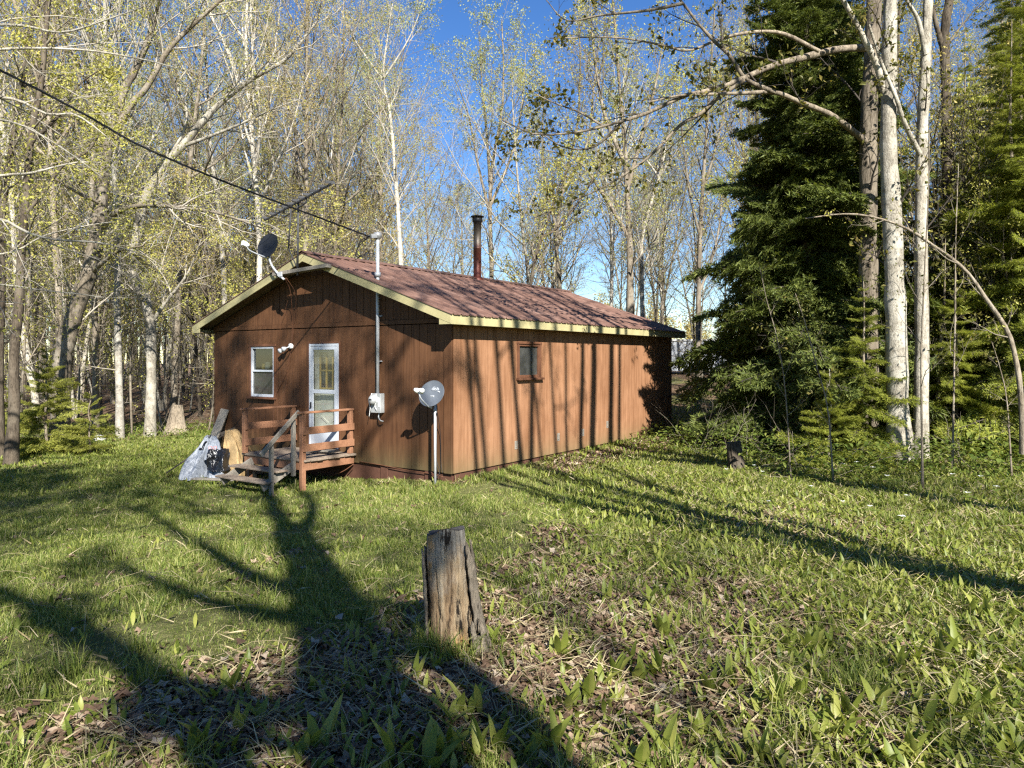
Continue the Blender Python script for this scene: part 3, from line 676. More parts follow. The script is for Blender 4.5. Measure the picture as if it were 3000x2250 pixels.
# cup and jar on the window ledge inside
b = MB(); b.box(-5.90, -5.20, .058, .14, 1.36, 1.392); b.build('window_ledge', M['room'], cabin)
T = thing('cup', 'white plastic cup standing behind the front window pane', 'cup', (-5.52, .10, 1.394), 'cabin')
b = MB(); b.lathe([(.0, .0), (.047, .0), (.062, .17), (.066, .172), (.066, .18), (.057, .178)], (-5.52, .10, 1.394), k=20); b.build('body', M['white'], T)
b = MB(); b.lathe([(.0552, .055), (.0606, .12)], (-5.52, .10, 1.394), k=20); b.build('band', M['letter'], T)
b = MB(); b.lathe([(0, 0), (.045, 0), (.045, .11), (.03, .13), (.03, .15), (0, .15)], (-5.67, .105, 1.394), k=16); j = b.build('jar', M['yellow'], None, 0, 'cabin'); tag(j, 'small amber jar beside the white cup behind the window', 'jar')

# ------------------------------------------------------------------ heap of tarps by the porch
def drape(cx, cy, z0, H, a0, a1, R0, R1, seed, lift=0., top=.10, na=70, nr=26, fold=.10, pow_=.8, hem=.05):
    """Sheeting hung over a heap: ridged folds that widen downwards, crumpled, with an uneven hem."""
    r_ = np.random.default_rng(seed); a = np.linspace(a0, a1, na)[None]; t = np.linspace(0, 1, nr)[:, None]
    wv = 0
    for f, k in ((4, 1.), (7, .8), (11, .6), (18, .35)):
        p_ = r_.random() * 6.28; ph = f * a + p_ + 1.1 * np.sin(3 * t + p_) + .5 * np.sin(2.3 * a + 4 * t); wv = wv + k * (1 - 2 * np.abs(np.sin(ph * .5)) ** .8)
    wv = wv / 1.5
    cr = sum(k * np.sin(f * a + g_ * t * 6 + r_.random() * 6.28) for f, g_, k in ((9, 1, .5), (14, 2.4, .4), (23, -1.9, .3), (31, 3.3, .25), (40, -4, .2)))
    hemv = 1 + .10 * np.sin(5 * a + seed) + .06 * np.sin(13 * a)
    R = (top + (R0 + (R1 - R0) * (a - a0) / (a1 - a0) - top) * hemv * t ** pow_) * (1 + fold * wv * np.minimum(1, t * 2.2)) + lift + .012 * cr
    z = z0 + H * (1 - t ** 1.15) + .05 * wv * np.sin(3.1 * t) + .014 * cr + .05 * np.sin(6.5 * t + 2 * a) * np.sin(3.1 * t)
    z = np.maximum(z, z0 + .012 + .03 * np.abs(wv) * t) - hem * (t > .97)
    X = cx + R * np.cos(a); Y = cy + R * np.sin(a); v = np.stack([X, Y, np.broadcast_to(z, X.shape)], -1).reshape(-1, 3)
    idx = (np.arange(nr - 1)[:, None] * na + np.arange(na - 1)[None]).ravel()
    mb = MB(); mb.add(v, [tuple(q) for q in np.stack([idx, idx + 1, idx + na + 1, idx + na], -1)], True); return mb
hx_, hy_, hz = -5.80, -.95, -.84
T = thing('white_tarp', 'crumpled white plastic sheeting with dark print heaped beside the porch', 'tarp', (hx_ - .1, hy_ - .1, hz), 'cabin')
drape(hx_ - .05, hy_ - .05, hz, .84, -3.3, -.30, .56, .76, 4, .02, .11, 150, 40, .20).build('sheet', M['tarp'], T)
T2 = thing('tan_tarp', 'tan canvas draped over the back of the heap next to the porch', 'tarp', (hx_ + .2, hy_ + .1, hz), 'cabin')
drape(hx_ + .10, hy_ + .14, hz, .96, -.75, 2.4, .98, .66, 9, .0, .16, 130, 36, .14).build('sheet', M['tan'], T2)
T3 = thing('black_bag', 'shiny black plastic bag hanging over the white sheeting of the heap', 'bag', (hx_ + .2, hy_ - .4, hz), 'cabin')
drape(hx_ + .02, hy_ - .03, hz + .14, .46, -.95, -.10, .62, .76, 21, .15, .34, 60, 28, .16, .8, 0).build('sheet', M['bag'], T3)
drape(hx_ - .02, hy_ - .02, hz + .55, .30, -1.75, -1.3, .32, .36, 23, .045, .14, 24, 12, .13, .8, 0).build('flap', M['bag'], T3)
drape(hx_ + .0, hy_ - .02, hz + .36, .40, -1.15, -.50, .45, .52, 31, .075, .16, 24, 14, .05, .8, 0).build('printed_flap', M['tarp'], T)
an = -.80; c_ = Vector((hx_ + math.cos(an) * .455, hy_ + math.sin(an) * .455, hz + .60)); nn = Vector((math.cos(an), math.sin(an), .62)).normalized(); ss = Vector((0, 0, 1)).cross(nn).normalized(); uu = nn.cross(ss)
text_mesh('lettering', 'OO', .11, M['red'], T, Matrix.Translation(c_ + nn * .05) @ Matrix((ss, uu, nn)).transposed().to_4x4())
# boards on and behind the heap
b = MB(); b.bar((-7.02, -.62, -.95), (-6.92, -.04, .47), .30, .035, (0, -1, 0)); pl = b.build('leaning_board', M['grey'], None, .006, 'cabin'); tag(pl, 'wide grey board leaning on the front wall behind the tarps', 'board')
b = MB(); b.bar((-6.62, -1.66, -.80), (-5.80, -.55, .14), .045, .03); b.bar((-6.0, -.75, .0), (-5.72, -.6, .12), .10, .06); pl = b.build('dark_stick', M['twig_dark'], None, .006, 'cabin'); tag(pl, 'dark weathered stick lying slanted across the white tarp heap', 'stick')
b = MB(); b.bar((-5.45, -1.75, -.80), (-4.45, -1.45, -.77), .16, .03); pl = b.build('ground_plank', M['grey'], None, .005, 'cabin'); tag(pl, 'thin grey plank lying in the grass before the porch steps', 'plank')
# ------------------------------------------------------------------ tree growing
def spawn(rng, P, R, m, t0, t1, lenf, ang, n, up, wob, rr, rmax=1e9, taper=.25, flat=0.):
    """m children along each of the polylines P (B,n,3)."""
    B, npt, _ = P.shape
    idx = np.repeat(np.arange(B), m); C = len(idx)
    t = t0 + (t1 - t0) * (np.tile(np.arange(m), B) + rng.random(C)) / m
    f = t * (npt - 1); i = np.minimum(f.astype(int), npt - 2); fr = (f - i)[:, None]
    pos = P[idx, i] * (1 - fr) + P[idx, i + 1] * fr; tan = unit(P[idx, i + 1] - P[idx, i])
    rad = R[idx, i] * (1 - fr[:, 0]) + R[idx, i + 1] * fr[:, 0]
    az = np.tile(np.arange(m), B) * 2.4 + rng.random(C) * 1.6 + np.repeat(rng.random(B) * 6.28, m)
    ref = np.where(np.abs(tan[:, 2:3]) < .9, np.array([[0, 0, 1.]]), np.array([[1., 0, 0]]))
    a = unit(np.cross(tan, ref)); b = np.cross(tan, a)
    A = ang * (.75 + .5 * rng.random(C))
    d = np.cos(A)[:, None] * tan + np.sin(A)[:, None] * (np.cos(az)[:, None] * a + (1 - flat) * np.sin(az)[:, None] * b)
    L = np.linalg.norm(np.diff(P, axis=1), axis=2).sum(1)[idx] * lenf(t) * (.65 + .7 * rng.random(C))
    Q = np.zeros((C, n, 3)); Q[:, 0] = pos; d = unit(d)
    for k in range(1, n):
        d = unit(d + wob * rng.normal(size=(C, 3)) + np.array([0, 0, up])); Q[:, k] = Q[:, k - 1] + d * (L / (n - 1))[:, None]
    r0 = np.minimum(np.minimum(rad * rr, L * .016 + .002), rmax)
    return Q, r0[:, None] * np.linspace(1, taper, n)[None]

def leaves(rng, P, m, size, t0=.25, spread=.05, droop=.35, wide=.55, sj=.5):
    """m leaf-sized four-cornered faces near each polyline."""
    B, n, _ = P.shape; idx = np.repeat(np.arange(B), m); C = len(idx)
    f = (t0 + (1 - t0) * rng.random(C) ** .7) * (n - 1); i = np.minimum(f.astype(int), n - 2); fr = (f - i)[:, None]
    c = P[idx, i] * (1 - fr) + P[idx, i + 1] * fr + rng.normal(size=(C, 3)) * spread
    d = unit(rng.normal(size=(C, 3)) + np.array([0, 0, -droop])); s = unit(np.cross(d, rng.normal(size=(C, 3)))); nn = np.cross(d, s)
    z = (size * (1 - sj + 2 * sj * rng.random(C)))[:, None]
    V = np.stack([c, c + d * z * .5 + s * z * wide * .5 + nn * z * .12, c + d * z, c + d * z * .5 - s * z * wide * .5 + nn * z * .12], 1).reshape(-1, 3)
    return V, np.arange(C * 4).reshape(-1, 4)

def join(parts):                # [(V, faces, material)] -> arrays for mesh_np
    off = 0; Vs = []; Fs = []; mi = []
    for V, Fc, k in parts:
        Vs.append(V); Fs.append(Fc + off); mi.append(k); off += len(V)
    return np.concatenate(Vs), Fs, mi

def resample(pts, n):
    P = np.array([tuple(p) for p in pts], float)
    P = np.array([tuple(p) for p in bend(P, 8)]) if len(P) > 2 else P
    s = np.r_[0, np.cumsum(np.linalg.norm(np.diff(P, axis=0), axis=1))]; t = np.linspace(0, s[-1], n)
    return np.stack([np.interp(t, s, P[:, k]) for k in range(3)], 1)

def hardwood(seed, H=19., r0=.17, limbs=18, first=.38, ang=.75, up=.10, lean=.03, wob=.03, nb=7, ntw=6, nl=5, lsize=.075,
             stems=1, dead=6, lim_len=.30, bark='bark', twig='twig', leaf='leaf', nlat=5, fork=0, spread=.07, wood=True):
    """A tall forest tree: trunk mesh (stems and limbs) and crown mesh (branches, twigs, leaves)."""
    rng = np.random.default_rng(seed); n = 14
    P = np.zeros((stems, n, 3)); R = np.zeros((stems, n))
    for s in range(stems):
        d = np.array([rng.normal() * lean, rng.normal() * lean, 1.])
        if stems > 1:
            a = 6.28 * s / stems + rng.random(); d += np.array([math.cos(a), math.sin(a), 0]) * .14
        h = H * (1 if s == 0 else rng.uniform(.75, 1.0)); d = unit(d); P[s, 0] = (0, 0, -.25)
        for k in range(1, n):
            d = unit(d + rng.normal(size=3) * wob * np.array([1, 1, 0]) + np.array([0, 0, .02])); P[s, k] = P[s, k - 1] + d * h / (n - 1)
        tt = np.linspace(0, 1, n); R[s] = r0 * (1 if s == 0 else rng.uniform(.6, .9)) * ((1 - tt) ** .75 * .94 + .06); R[s, 0] *= 1.35
    tr = [tubes(P, R, 9)]
    L1, R1 = spawn(rng, P, R, max(2, limbs // stems), first, .97, lambda t: lim_len * (1.15 - t) / (1.15 - first) * (.6 + .9 * np.sin(np.clip((t - first) / (1 - first), 0, 1) * 2.6 + .25)), ang, 8, up, .10, .62)
    tr.append(tubes(L1, R1, 6))
    L2, R2 = spawn(rng, L1, R1, nb, .2, 1.0, lambda t: .46 * (1.1 - .5 * t), .7, 6, .06, .13, .6, .03)
    L3, R3 = spawn(rng, L2, R2, ntw, .15, 1.0, lambda t: .5 * (1.1 - .5 * t), .65, 4, .05, .16, .6, .009, .5)
    parts = [(*tubes(L2, R2, 4), 1), (*tubes(L3, R3, 3), 1)]
    if dead:
        D1, DR1 = spawn(rng, P, R, dead, .08, first + .1, lambda t: .10 + 0 * t, 1.25, 6, .02, .12, .3, .022); parts.append((*tubes(D1, DR1, 4), 1))
        D2, DR2 = spawn(rng, D1, DR1, 5, .2, 1, lambda t: .45 * (1.1 - .5 * t), .7, 4, .03, .15, .5, .007); parts.append((*tubes(D2, DR2, 3), 1))
        if nl: parts.append((*leaves(rng, D2, 2, lsize, .3, spread), 0))
    if nl: parts += [(*leaves(rng, L3, nl, lsize, .1, spread), 0), (*leaves(rng, L2[:, 3:], 2, lsize, .2, spread), 0)]
    off = 0; tV = []; tF = []
    for V, Fc in tr: tV.append(V); tF.append(Fc + off); off += len(V)
    tm = mesh_np('trunk', np.concatenate(tV), [np.concatenate(tF)], [M[bark]], smooth=True)
    V, Fs, mi = join(parts); cm = mesh_np('crown', V, Fs, [M[leaf], M[twig]], mi, smooth=[k == 1 for k in mi])
    return tm, cm

TREES = 0
def plant(name, meshes, x, y, label, cat='tree', group=None, s=1., rz=0., z=None, sz=None, tilt=(0, 0)):
    o = bpy.data.objects.new(name, None); COL.objects.link(o); o.empty_display_size = .3
    o.location = (x, y, float(gz(x, y)) - .06 if z is None else z); o.rotation_euler = (tilt[0], tilt[1], rz); o.scale = (s, s, sz or s)
    tag(o, label, cat, group)
    for nm, me in meshes: link(nm, me, o)
    return o

# needles: one branch of a spruce or fir, unit length along +x, flat spray
def spray(seed, nl=15, nsub=5, nn=13, needle=.030, width=.20, spread_=1.0, lat=.46, ang=.9):
    rng = np.random.default_rng(seed); st = []; dr = []; ln = []; wood = []
    def seg(p, d, L, k):
        st.append(p); dr.append(unit(d)); ln.append(L)
        if k < 2: wood.append((p, unit(d), L, .010 * (1 if k == 0 else .45)))
    seg(np.zeros(3), np.array([1., 0, 0]), 1., 0)
    for i in range(nl):
        t = .12 + .86 * i / nl
        for sd in (-1, 1):
            if rng.random() < .06: continue
            tt = min(.99, t + rng.normal() * .015); a = ang + rng.normal() * .12; L = (lat * (1 - tt) ** .75 + .05) * rng.uniform(.7, 1.15)
            d = np.array([math.cos(a), sd * math.sin(a) * spread_, rng.normal() * .22 - .20]); p = np.array([tt, 0, 0]); seg(p, d, L, 1)
            for j in range(nsub):
                for s2 in (-1, 1):
                    u = .2 + .75 * j / nsub + rng.normal() * .03; b_ = sd * a + s2 * (.75 + rng.normal() * .15)
                    seg(p + unit(d) * L * u, np.array([math.cos(b_), math.sin(b_), rng.normal() * .3 - .28]), L * .42 * (1.05 - u) + .03, 2)
    st = np.array(st); dr = np.array(dr); ln = np.array(ln)
    cnt = np.maximum(3, (nn * ln / .12).astype(int)); cnt[0] = nn * 4; cnt = np.minimum(cnt, 40)
    idx = np.repeat(np.arange(len(st)), cnt); C = len(idx); u = rng.random(C)
    p = st[idx] + dr[idx] * (ln[idx] * u)[:, None]; d = dr[idx]
    sdv = unit(np.cross(d, np.array([0, 0, 1.]))); sg = np.where(rng.random(C) < .5, -1, 1)[:, None]
    nd = unit(d * (.75 + .3 * rng.random((C, 1))) + sdv * sg * (.55 + .4 * rng.random((C, 1))) + np.array([0, 0, 1.]) * (rng.normal(size=(C, 1)) * .65 + .10))
    w = unit(np.cross(nd, rng.normal(size=(C, 3)) * .5 + np.array([0, 0, 1.]))); L = (needle * (.7 + .6 * rng.random(C)))[:, None]
    V = np.stack([p - w * L * width * .5, p + w * L * width * .5, p + nd * L], 1).reshape(-1, 3)
    Fc = np.arange(C * 3).reshape(-1, 3)
    WP = np.array([[a, a + b_ * L_ * .5, a + b_ * L_] for a, b_, L_, r in wood]); WR = np.array([[r, r * .7, r * .3] for a, b_, L_, r in wood])
    Vw, Qw = tubes(WP, WR, 3)
    return V, Fc, Vw, Qw

def conifer(seed, H, Rb, whorls, per, first=.03, e0=-.30, e1=.75, sprays=None, bark='bark_dark', leaf='needle', sag=.12, keep=1.0, deadlow=0, pw=.85, r0=None):
    rng = np.random.default_rng(seed); parts = []; n = 10
    P = np.zeros((1, n, 3)); P[0, :, 2] = np.linspace(-.2, H, n); P[0, 1:-1, :2] += rng.normal(size=(n - 2, 2)) * .02
    R = (r0 or H * .012) * (1 - np.linspace(0, 1, n))[None] ** .8 + .008; tm = tubes(P, R, 9)
    for w in range(whorls):
        f = first + (1 - first) * (w / whorls) ** .95; z0 = H * f
        Lb = Rb * (1 - f) ** pw + .10
        for k in range(per):
            if rng.random() > keep: continue
            L = Lb * rng.uniform(.5, 1.18) * (1 + .20 * math.sin(w * 1.7 + k * 2.1)); az = 6.283 * k / per + w * 1.1 + rng.normal() * .35; el = e0 + (e1 - e0) * f ** 1.3 + rng.normal() * .08
            V, Fc, Vw, Qw = sprays[rng.integers(len(sprays))]
            ca, sa, ce, se = math.cos(az), math.sin(az), math.cos(el), math.sin(el); roll = rng.normal() * .35
            for v, fc, mt in ((V, Fc, 0), (Vw, Qw, 1)):
                v = v * L; x = v[:, 0]; zz = v[:, 2] + v[:, 1] * math.sin(roll) - sag * (x / max(L, .1)) * x + .35 * sag * (x / max(L, .1)) ** 3 * x
                yy = v[:, 1] * math.cos(roll); X = x * ce - zz * se; Z = x * se + zz * ce
                parts.append((np.stack([X * ca - yy * sa, X * sa + yy * ca, Z + z0 + rng.normal() * .0], 1), fc, mt))
    if deadlow:
        D, DR = spawn(rng, P, R, deadlow, .05, first + .2, lambda t: .13 * (1 + 0 * t), 1.5, 5, -.02, .06, .25, .014); parts.append((*tubes(D, DR, 3), 1))
        D2, DR2 = spawn(rng, D, DR, 6, .2, 1, lambda t: .45 + 0 * t, .8, 3, -.02, .1, .5, .006); parts.append((*tubes(D2, DR2, 3), 1))
    acc = {0: [[], [], 0], 1: [[], [], 0]}; Vs = []; off = 0; F3 = []; F4 = []
    for v, fc, mt in parts:
        Vs.append(v); (F3 if fc.shape[1] == 3 else F4).append(fc + off); off += len(v)
    cm = mesh_np('crown', np.concatenate(Vs), [np.concatenate(F3), np.concatenate(F4)], [M[leaf], M['twig_dark']], [0, 1])
    return mesh_np('trunk', tm[0], [tm[1]], [M[bark]], smooth=True), cm

TC = lambda mm: [('trunk', mm[0]), ('crown', mm[1])]

# ------------------------------------------------------------------ hand-placed trees (guides measured in the photograph at a known distance)
def guided(name, label, guides, trunk_n, bark, twig, leaf, seed, group=None, nb=7, ntw=6, ntw2=5, nl=5, lsize=.08, l1=.30, l2=.42, spread=.07, up=.03, base=None, tb=(.35, 1.), sides=10, wob=.12, flat=0., ang=.7):
    """guides: (points, start radius, end radius); the first trunk_n make the trunk, the others are limbs; all sprout branches."""
    rng = np.random.default_rng(seed)
    NG = 30; G = [(resample(p, NG), np.linspace(a, b_, NG) * (1 + .045 * rng.normal(size=NG))) for p, a, b_ in guides]
    o0 = Vector(G[0][0][0]) if base is None else Vector(base)
    T = thing(name, label, 'tree', tuple(o0), group=group); og = np.array(tuple(o0))
    P = np.stack([g[0] for g in G]) - og; R = np.stack([g[1] for g in G])
    R[0, 0] *= 1.5; R[0, 1] *= 1.18; R[0, 2] *= 1.06
    V, Q = tubes(P[:trunk_n], R[:trunk_n], sides + 8)
    V = V + rng.normal(size=V.shape) * R.max() * .022
    tr = link('trunk', mesh_np('trunk', V, [Q], [M[bark]], smooth=True), T)
    for k in range(trunk_n, len(G)):
        V, Q = tubes(P[k:k + 1], R[k:k + 1], 8); link('limb', mesh_np('limb', V, [Q], [M[bark]], smooth=True), T)
    GL = np.linalg.norm(np.diff(P, axis=1), axis=2).sum(1); B1 = []; BR1 = []; ref_l = np.median(GL)
    for k in range(len(G)):
        f_ = np.clip(GL[k] / GL.max(), .15, 1); q_ = spawn(rng, P[k:k + 1], R[k:k + 1], max(3, int(round(nb * f_ ** .8))), tb[0], tb[1], lambda t: l1 * (1.2 - .6 * t) * min(2.2, (GL.max() / GL[k]) ** .55), ang, 7, up, wob, .5, .03, .25, flat)
        B1.append(q_[0]); BR1.append(q_[1])
    B1 = np.concatenate(B1); BR1 = np.concatenate(BR1)
    B2, BR2 = spawn(rng, B1, BR1, ntw, .15, 1, lambda t: l2 * (1.15 - .55 * t), .7, 5, .03, .14, .6, .012, .35, flat)
    B3, BR3 = spawn(rng, B2, BR2, ntw2, .15, 1, lambda t: .5 * (1.1 - .5 * t), .7, 4, .03, .16, .6, .006, .5)
    parts = [(*tubes(B1, BR1, 5), 1), (*tubes(B2, BR2, 4), 1), (*tubes(B3, BR3, 3), 1)]
    if nl: parts += [(*leaves(rng, B3, nl, lsize, .3, spread), 0), (*leaves(rng, B2[:, 2:], 2, lsize, .4, spread), 0)]
    V, Fs, mi = join(parts); link('crown', mesh_np('crown', V, Fs, [M[leaf], M[twig]], mi, smooth=[k == 1 for k in mi]), T)
    return T
def sp(Y, *pts): return [spot(px, py, Y + (d[0] if d else 0)) for px, py, *d in pts]
def gb(p, dz=-.3): p = np.array(p); p[2] = float(gz(p[0], p[1])) + dz; return p

Y = 22.5
g = sp(Y, (176, 1150), (183, 1070), (195, 1005), (215, 930), (240, 860), (262, 800), (285, 690), (298, 560), (310, 450), (332, 395)); g[0] = gb(g[0])
guided('leaning_maple', 'big grey leaning maple with a crooked trunk at the left edge of the lawn', [
    (g, .29, .17),
    (sp(Y, (332, 398), (357, 280), (393, 210), (429, 130), (461, 30), (490, -120, -1)), .13, .05),
    (sp(Y, (318, 430), (384, 307), (429, 258), (488, 154), (551, 86), (642, 5), (760, -90)), .11, .04),
    (sp(Y, (288, 690), (337, 625, -.5), (420, 602, -1.2), (520, 608, -2), (640, 625, -2.6), (780, 672, -3)), .10, .02),
    (sp(Y, (264, 800), (300, 770, -.4), (350, 735, -1), (420, 720, -1.6)), .08, .02),
    (sp(Y, (300, 600), (220, 560, -1), (120, 500, -2), (20, 450, -3)), .06, .015)], 2, 'bark', 'twig_pale', 'leaf', 11, nb=14, ntw=8, ntw2=6, nl=4, lsize=.058, l1=.28)
g = sp(25, (439, 1250), (443, 1100), (441, 960), (424, 870), (392, 815), (398, 720), (416, 610), (450, 530), (475, 488)); g[0] = gb(g[0])
guided('forked_maple', 'pale forked maple leaning to the right behind the leaning one', [
    (g, .17, .15), (sp(25, (470, 492), (533, 429), (597, 352), (655, 294), (740, 230), (840, 170), (930, 60)), .14, .03),
    (sp(25, (533, 429), (600, 405), (700, 365), (800, 320), (880, 290)), .07, .015),
    (sp(25, (485, 475), (540, 380), (545, 310), (520, 250), (560, 190)), .07, .02),
    (sp(25, (440, 950), (490, 880), (550, 800), (590, 700)), .07, .02)], 2, 'bark_pale', 'twig_pale', 'leaf_tan', 12, nb=14, ntw=8, ntw2=6, nl=4, lsize=.058, l1=.30)
for k, (pts, r, lab) in enumerate((
        (((30, 1330), (42, 1200), (40, 1060), (55, 900), (60, 780), (72, 633), (90, 407), (120, 250), (135, 90), (150, -80)), .14, 'dark upright maple nearest the left end of the lawn'),
        (((2, 1330), (-4, 1150), (2, 900), (4, 700), (9, 588), (36, 430), (55, 300), (90, 90), (120, -70)), .13, 'dark slanting maple at the far left behind the upright one'))):
    g = sp(18.5 + k, *pts); g[0] = gb(g[0])
    guided('dark_maple', lab, [(g, r, .05), (sp(18.5 + k, (72, 633), (130, 560), (190, 480), (260, 440), (330, 330)), .05, .012),
           (sp(18.5 + k, (90, 420), (180, 330), (230, 250), (300, 200)), .05, .012)], 1, 'bark_dark', 'twig', 'leaf', 20 + k, nb=14, ntw=8, ntw2=5, nl=3, l1=.16)
# a tree left of the picture: its long pale boughs reach in
guided('left_maple', 'maple standing beyond the left edge with long pale boughs reaching over the lawn', [
    ([(-11.6, 12.5, -1.1), (-11.5, 12.5, 3), (-11.3, 12.4, 8), (-11.2, 12.2, 14)], .24, .08),
    (sp(11, (-640, 640), (-300, 560), (0, 515), (90, 507), (215, 477), (295, 476)), .055, .008),
    (sp(11, (-640, 700), (-300, 600), (0, 643), (70, 678), (160, 702), (300, 712), (420, 745)), .05, .007),
    (sp(11, (-640, 420), (-300, 330), (0, 285), (140, 335), (215, 333), (300, 390), (350, 440)), .05, .007),
    (sp(10.5, (-640, 250), (-300, 180), (0, 145), (225, 145), (400, 170), (520, 200)), .042, .007),
    (sp(11.5, (-640, 900), (-300, 820), (10, 835), (120, 850), (240, 862), (300, 872)), .042, .006),
    (sp(10.6, (-640, 120), (-300, 90), (30, 73), (180, 95), (320, 55), (420, 20)), .042, .007),
    (sp(11.5, (-640, 780), (-300, 720), (0, 745), (130, 690), (260, 660), (330, 650)), .036, .006),
    (sp(11, (-500, 350), (-200, 340), (0, 350), (110, 390), (220, 460), (300, 520)), .036, .006)], 1, 'bark_pale', 'twig_pale', 'leaf', 31, nb=11, ntw=6, ntw2=5, nl=4, lsize=.040, l1=.22, l2=.40, tb=(.4, 1.))
# white birches
for k, (Yb, pts, r, lab) in enumerate((
        (31, ((664, 1240), (660, 1000), (657, 871), (655, 790), (648, 695), (640, 600), (618, 450), (610, 300), (600, 120), (590, -60)), .15, 'white birch rising beside the left eave of the cabin'),
        (32, ((1180, 1180), (1175, 850), (1172, 723), (1154, 452), (1140, 316), (1122, 235), (1135, 110), (1150, 10)), .16, 'tall pale aspen standing out against the sky above the roof mast'),
        (30, ((1890, 1180), (1880, 800), (1884, 678), (1931, 520), (1955, 400), (1975, 250)), .13, 'white slanting birch beside the dark trunk behind the roof'))):
    g = sp(Yb, *pts); g[0] = gb(g[0])
    guided('birch', lab, [(g, r, .02)] + [(sp(Yb, pts[-3], (pts[-3][0] + dx, pts[-3][1] - 130), (pts[-3][0] + dx * 1.6, pts[-3][1] - 260)), .05, .01) for dx in (-90, 80)], 1, 'birch', 'twig_pale', 'leaf_pale', 40 + k, nb=24, ntw=8, ntw2=6, nl=4, lsize=.07, l1=.17, l2=.5, tb=(.35, 1), up=.09, ang=.55)
# trees behind the roof
for k, (Yb, pts, r, extra, lab) in enumerate((
        (29, ((1848, 1180), (1846, 900), (1845, 723), (1836, 542), (1828, 400), (1815, 250), (1800, 60), (1790, -60)), .19, [((1836, 560), (1880, 400), (1920, 250), (1950, 80)), ((1830, 480), (1770, 330), (1740, 150), (1730, 0)), ((1846, 700), (1760, 560), (1690, 470), (1560, 430))], 'stout grey maple with spreading limbs behind the middle of the roof'),
        (29, ((2044, 1200), (2046, 900), (2050, 723), (2059, 542), (2072, 362), (2078, 250), (2090, 100), (2095, -40)), .125, [((2052, 700), (2020, 560), (2000, 400), (1990, 250)), ((2060, 560), (2100, 420), (2130, 280), (2140, 150)), ((2047, 860), (2085, 760), (2110, 640), (2115, 500))], 'slim grey maple standing past the far right end of the cabin'),
        (27, ((1500, 900), (1570, 752), (1633, 669), (1690, 600), (1740, 520), (1790, 420)), .10, [((1560, 765), (1600, 660), (1640, 540), (1700, 440))], 'dark leaning trunk slanting right above the roof ridge'),
        (34, ((1440, 1180), (1440, 800), (1436, 640), (1440, 500), (1470, 330), (1475, 200), (1470, 60)), .15, [((1438, 640), (1400, 480), (1370, 330), (1320, 200)), ((1438, 600), (1500, 450), (1530, 300), (1540, 150)), ((1437, 560), (1425, 380), (1410, 220), (1405, 90))], 'many stemmed aspen with a tall feathery crown behind the stove pipe'),
        (33, ((1640, 1180), (1640, 850), (1630, 700), (1655, 520), (1690, 380), (1700, 200), (1695, 60)), .13, [((1640, 700), (1600, 550), (1590, 380), (1600, 200)), ((1650, 560), (1720, 420), (1740, 250), (1760, 80))], 'grey maple with a thin open crown right of the stove pipe'))):
    g = sp(Yb, *pts); g[0] = gb(g[0])
    guided('maple' if k < 3 else 'aspen' if k == 3 else 'maple', lab, [(g, r, .02)] + [(sp(Yb, *e), r * .5, .012) for e in extra], 1, 'bark' if k != 2 else 'bark_dark', 'twig', ['leaf', 'leaf', 'leaf', 'leaf_pale', 'leaf_tan'][k], 50 + k, nb=18, ntw=8, ntw2=6, nl=3 if k != 3 else 5, lsize=.08, l1=.19, l2=.48, tb=(.3, 1), up=.07, ang=.6)
# twin maple on the right, dead shaggy trunk behind it, long boughs to the left
Y = 14.6
g = sp(Y, (2640, 1335), (2632, 1230), (2628, 1107), (2624, 926), (2616, 700), (2609, 542), (2602, 400), (2606, 226), (2606, 90), (2612, -60), (2620, -250)); g[0] = gb(g[0], -.25)
guided('twin_maple', 'left and thicker trunk of the pale grey pair by the trilliums', [
    (g, .225, .10), (sp(Y, (2604, 330), (2592, 271), (2572, 200), (2530, 110, -.2), (2470, 0, -.4), (2420, -90, -.6)), .085, .03)], 1, 'bark_pale', 'twig_dark', 'maple_leaf', 61, nb=5, ntw=5, ntw2=3, nl=2, lsize=.10, l1=.13, tb=(.25, 1.), spread=.05, base=None, sides=14)
g = sp(Y + .25, (2696, 1325), (2697, 1230), (2701, 1016), (2698, 745), (2700, 560), (2701, 407), (2710, 226), (2719, 0), (2725, -200)); g[0] = gb(g[0], -.25)
guided('twin_maple', 'right and thinner trunk of the pale grey pair by the trilliums', [
    (g, .155, .075), (sp(Y - .15, (2694, 450, .3), (2650, 360, .05), (2624, 283, -.1), (2585, 190, -.1), (2545, 70, -.2)), .055, .02),
    (sp(Y, (2712, 160, .2), (2690, 60, .1), (2655, 0), (2620, -60)), .06, .02)], 1, 'bark_pale', 'twig_dark', 'maple_leaf', 62, nb=4, ntw=5, ntw2=3, nl=2, lsize=.10, l1=.12, tb=(.25, 1.), spread=.05, sides=14)
Y = 15.9
g = sp(Y, (2545, 1300), (2545, 900), (2545, 560), (2543, 450), (2548, 300), (2556, 120), (2562, -30), (2568, -200)); g[0] = gb(g[0])
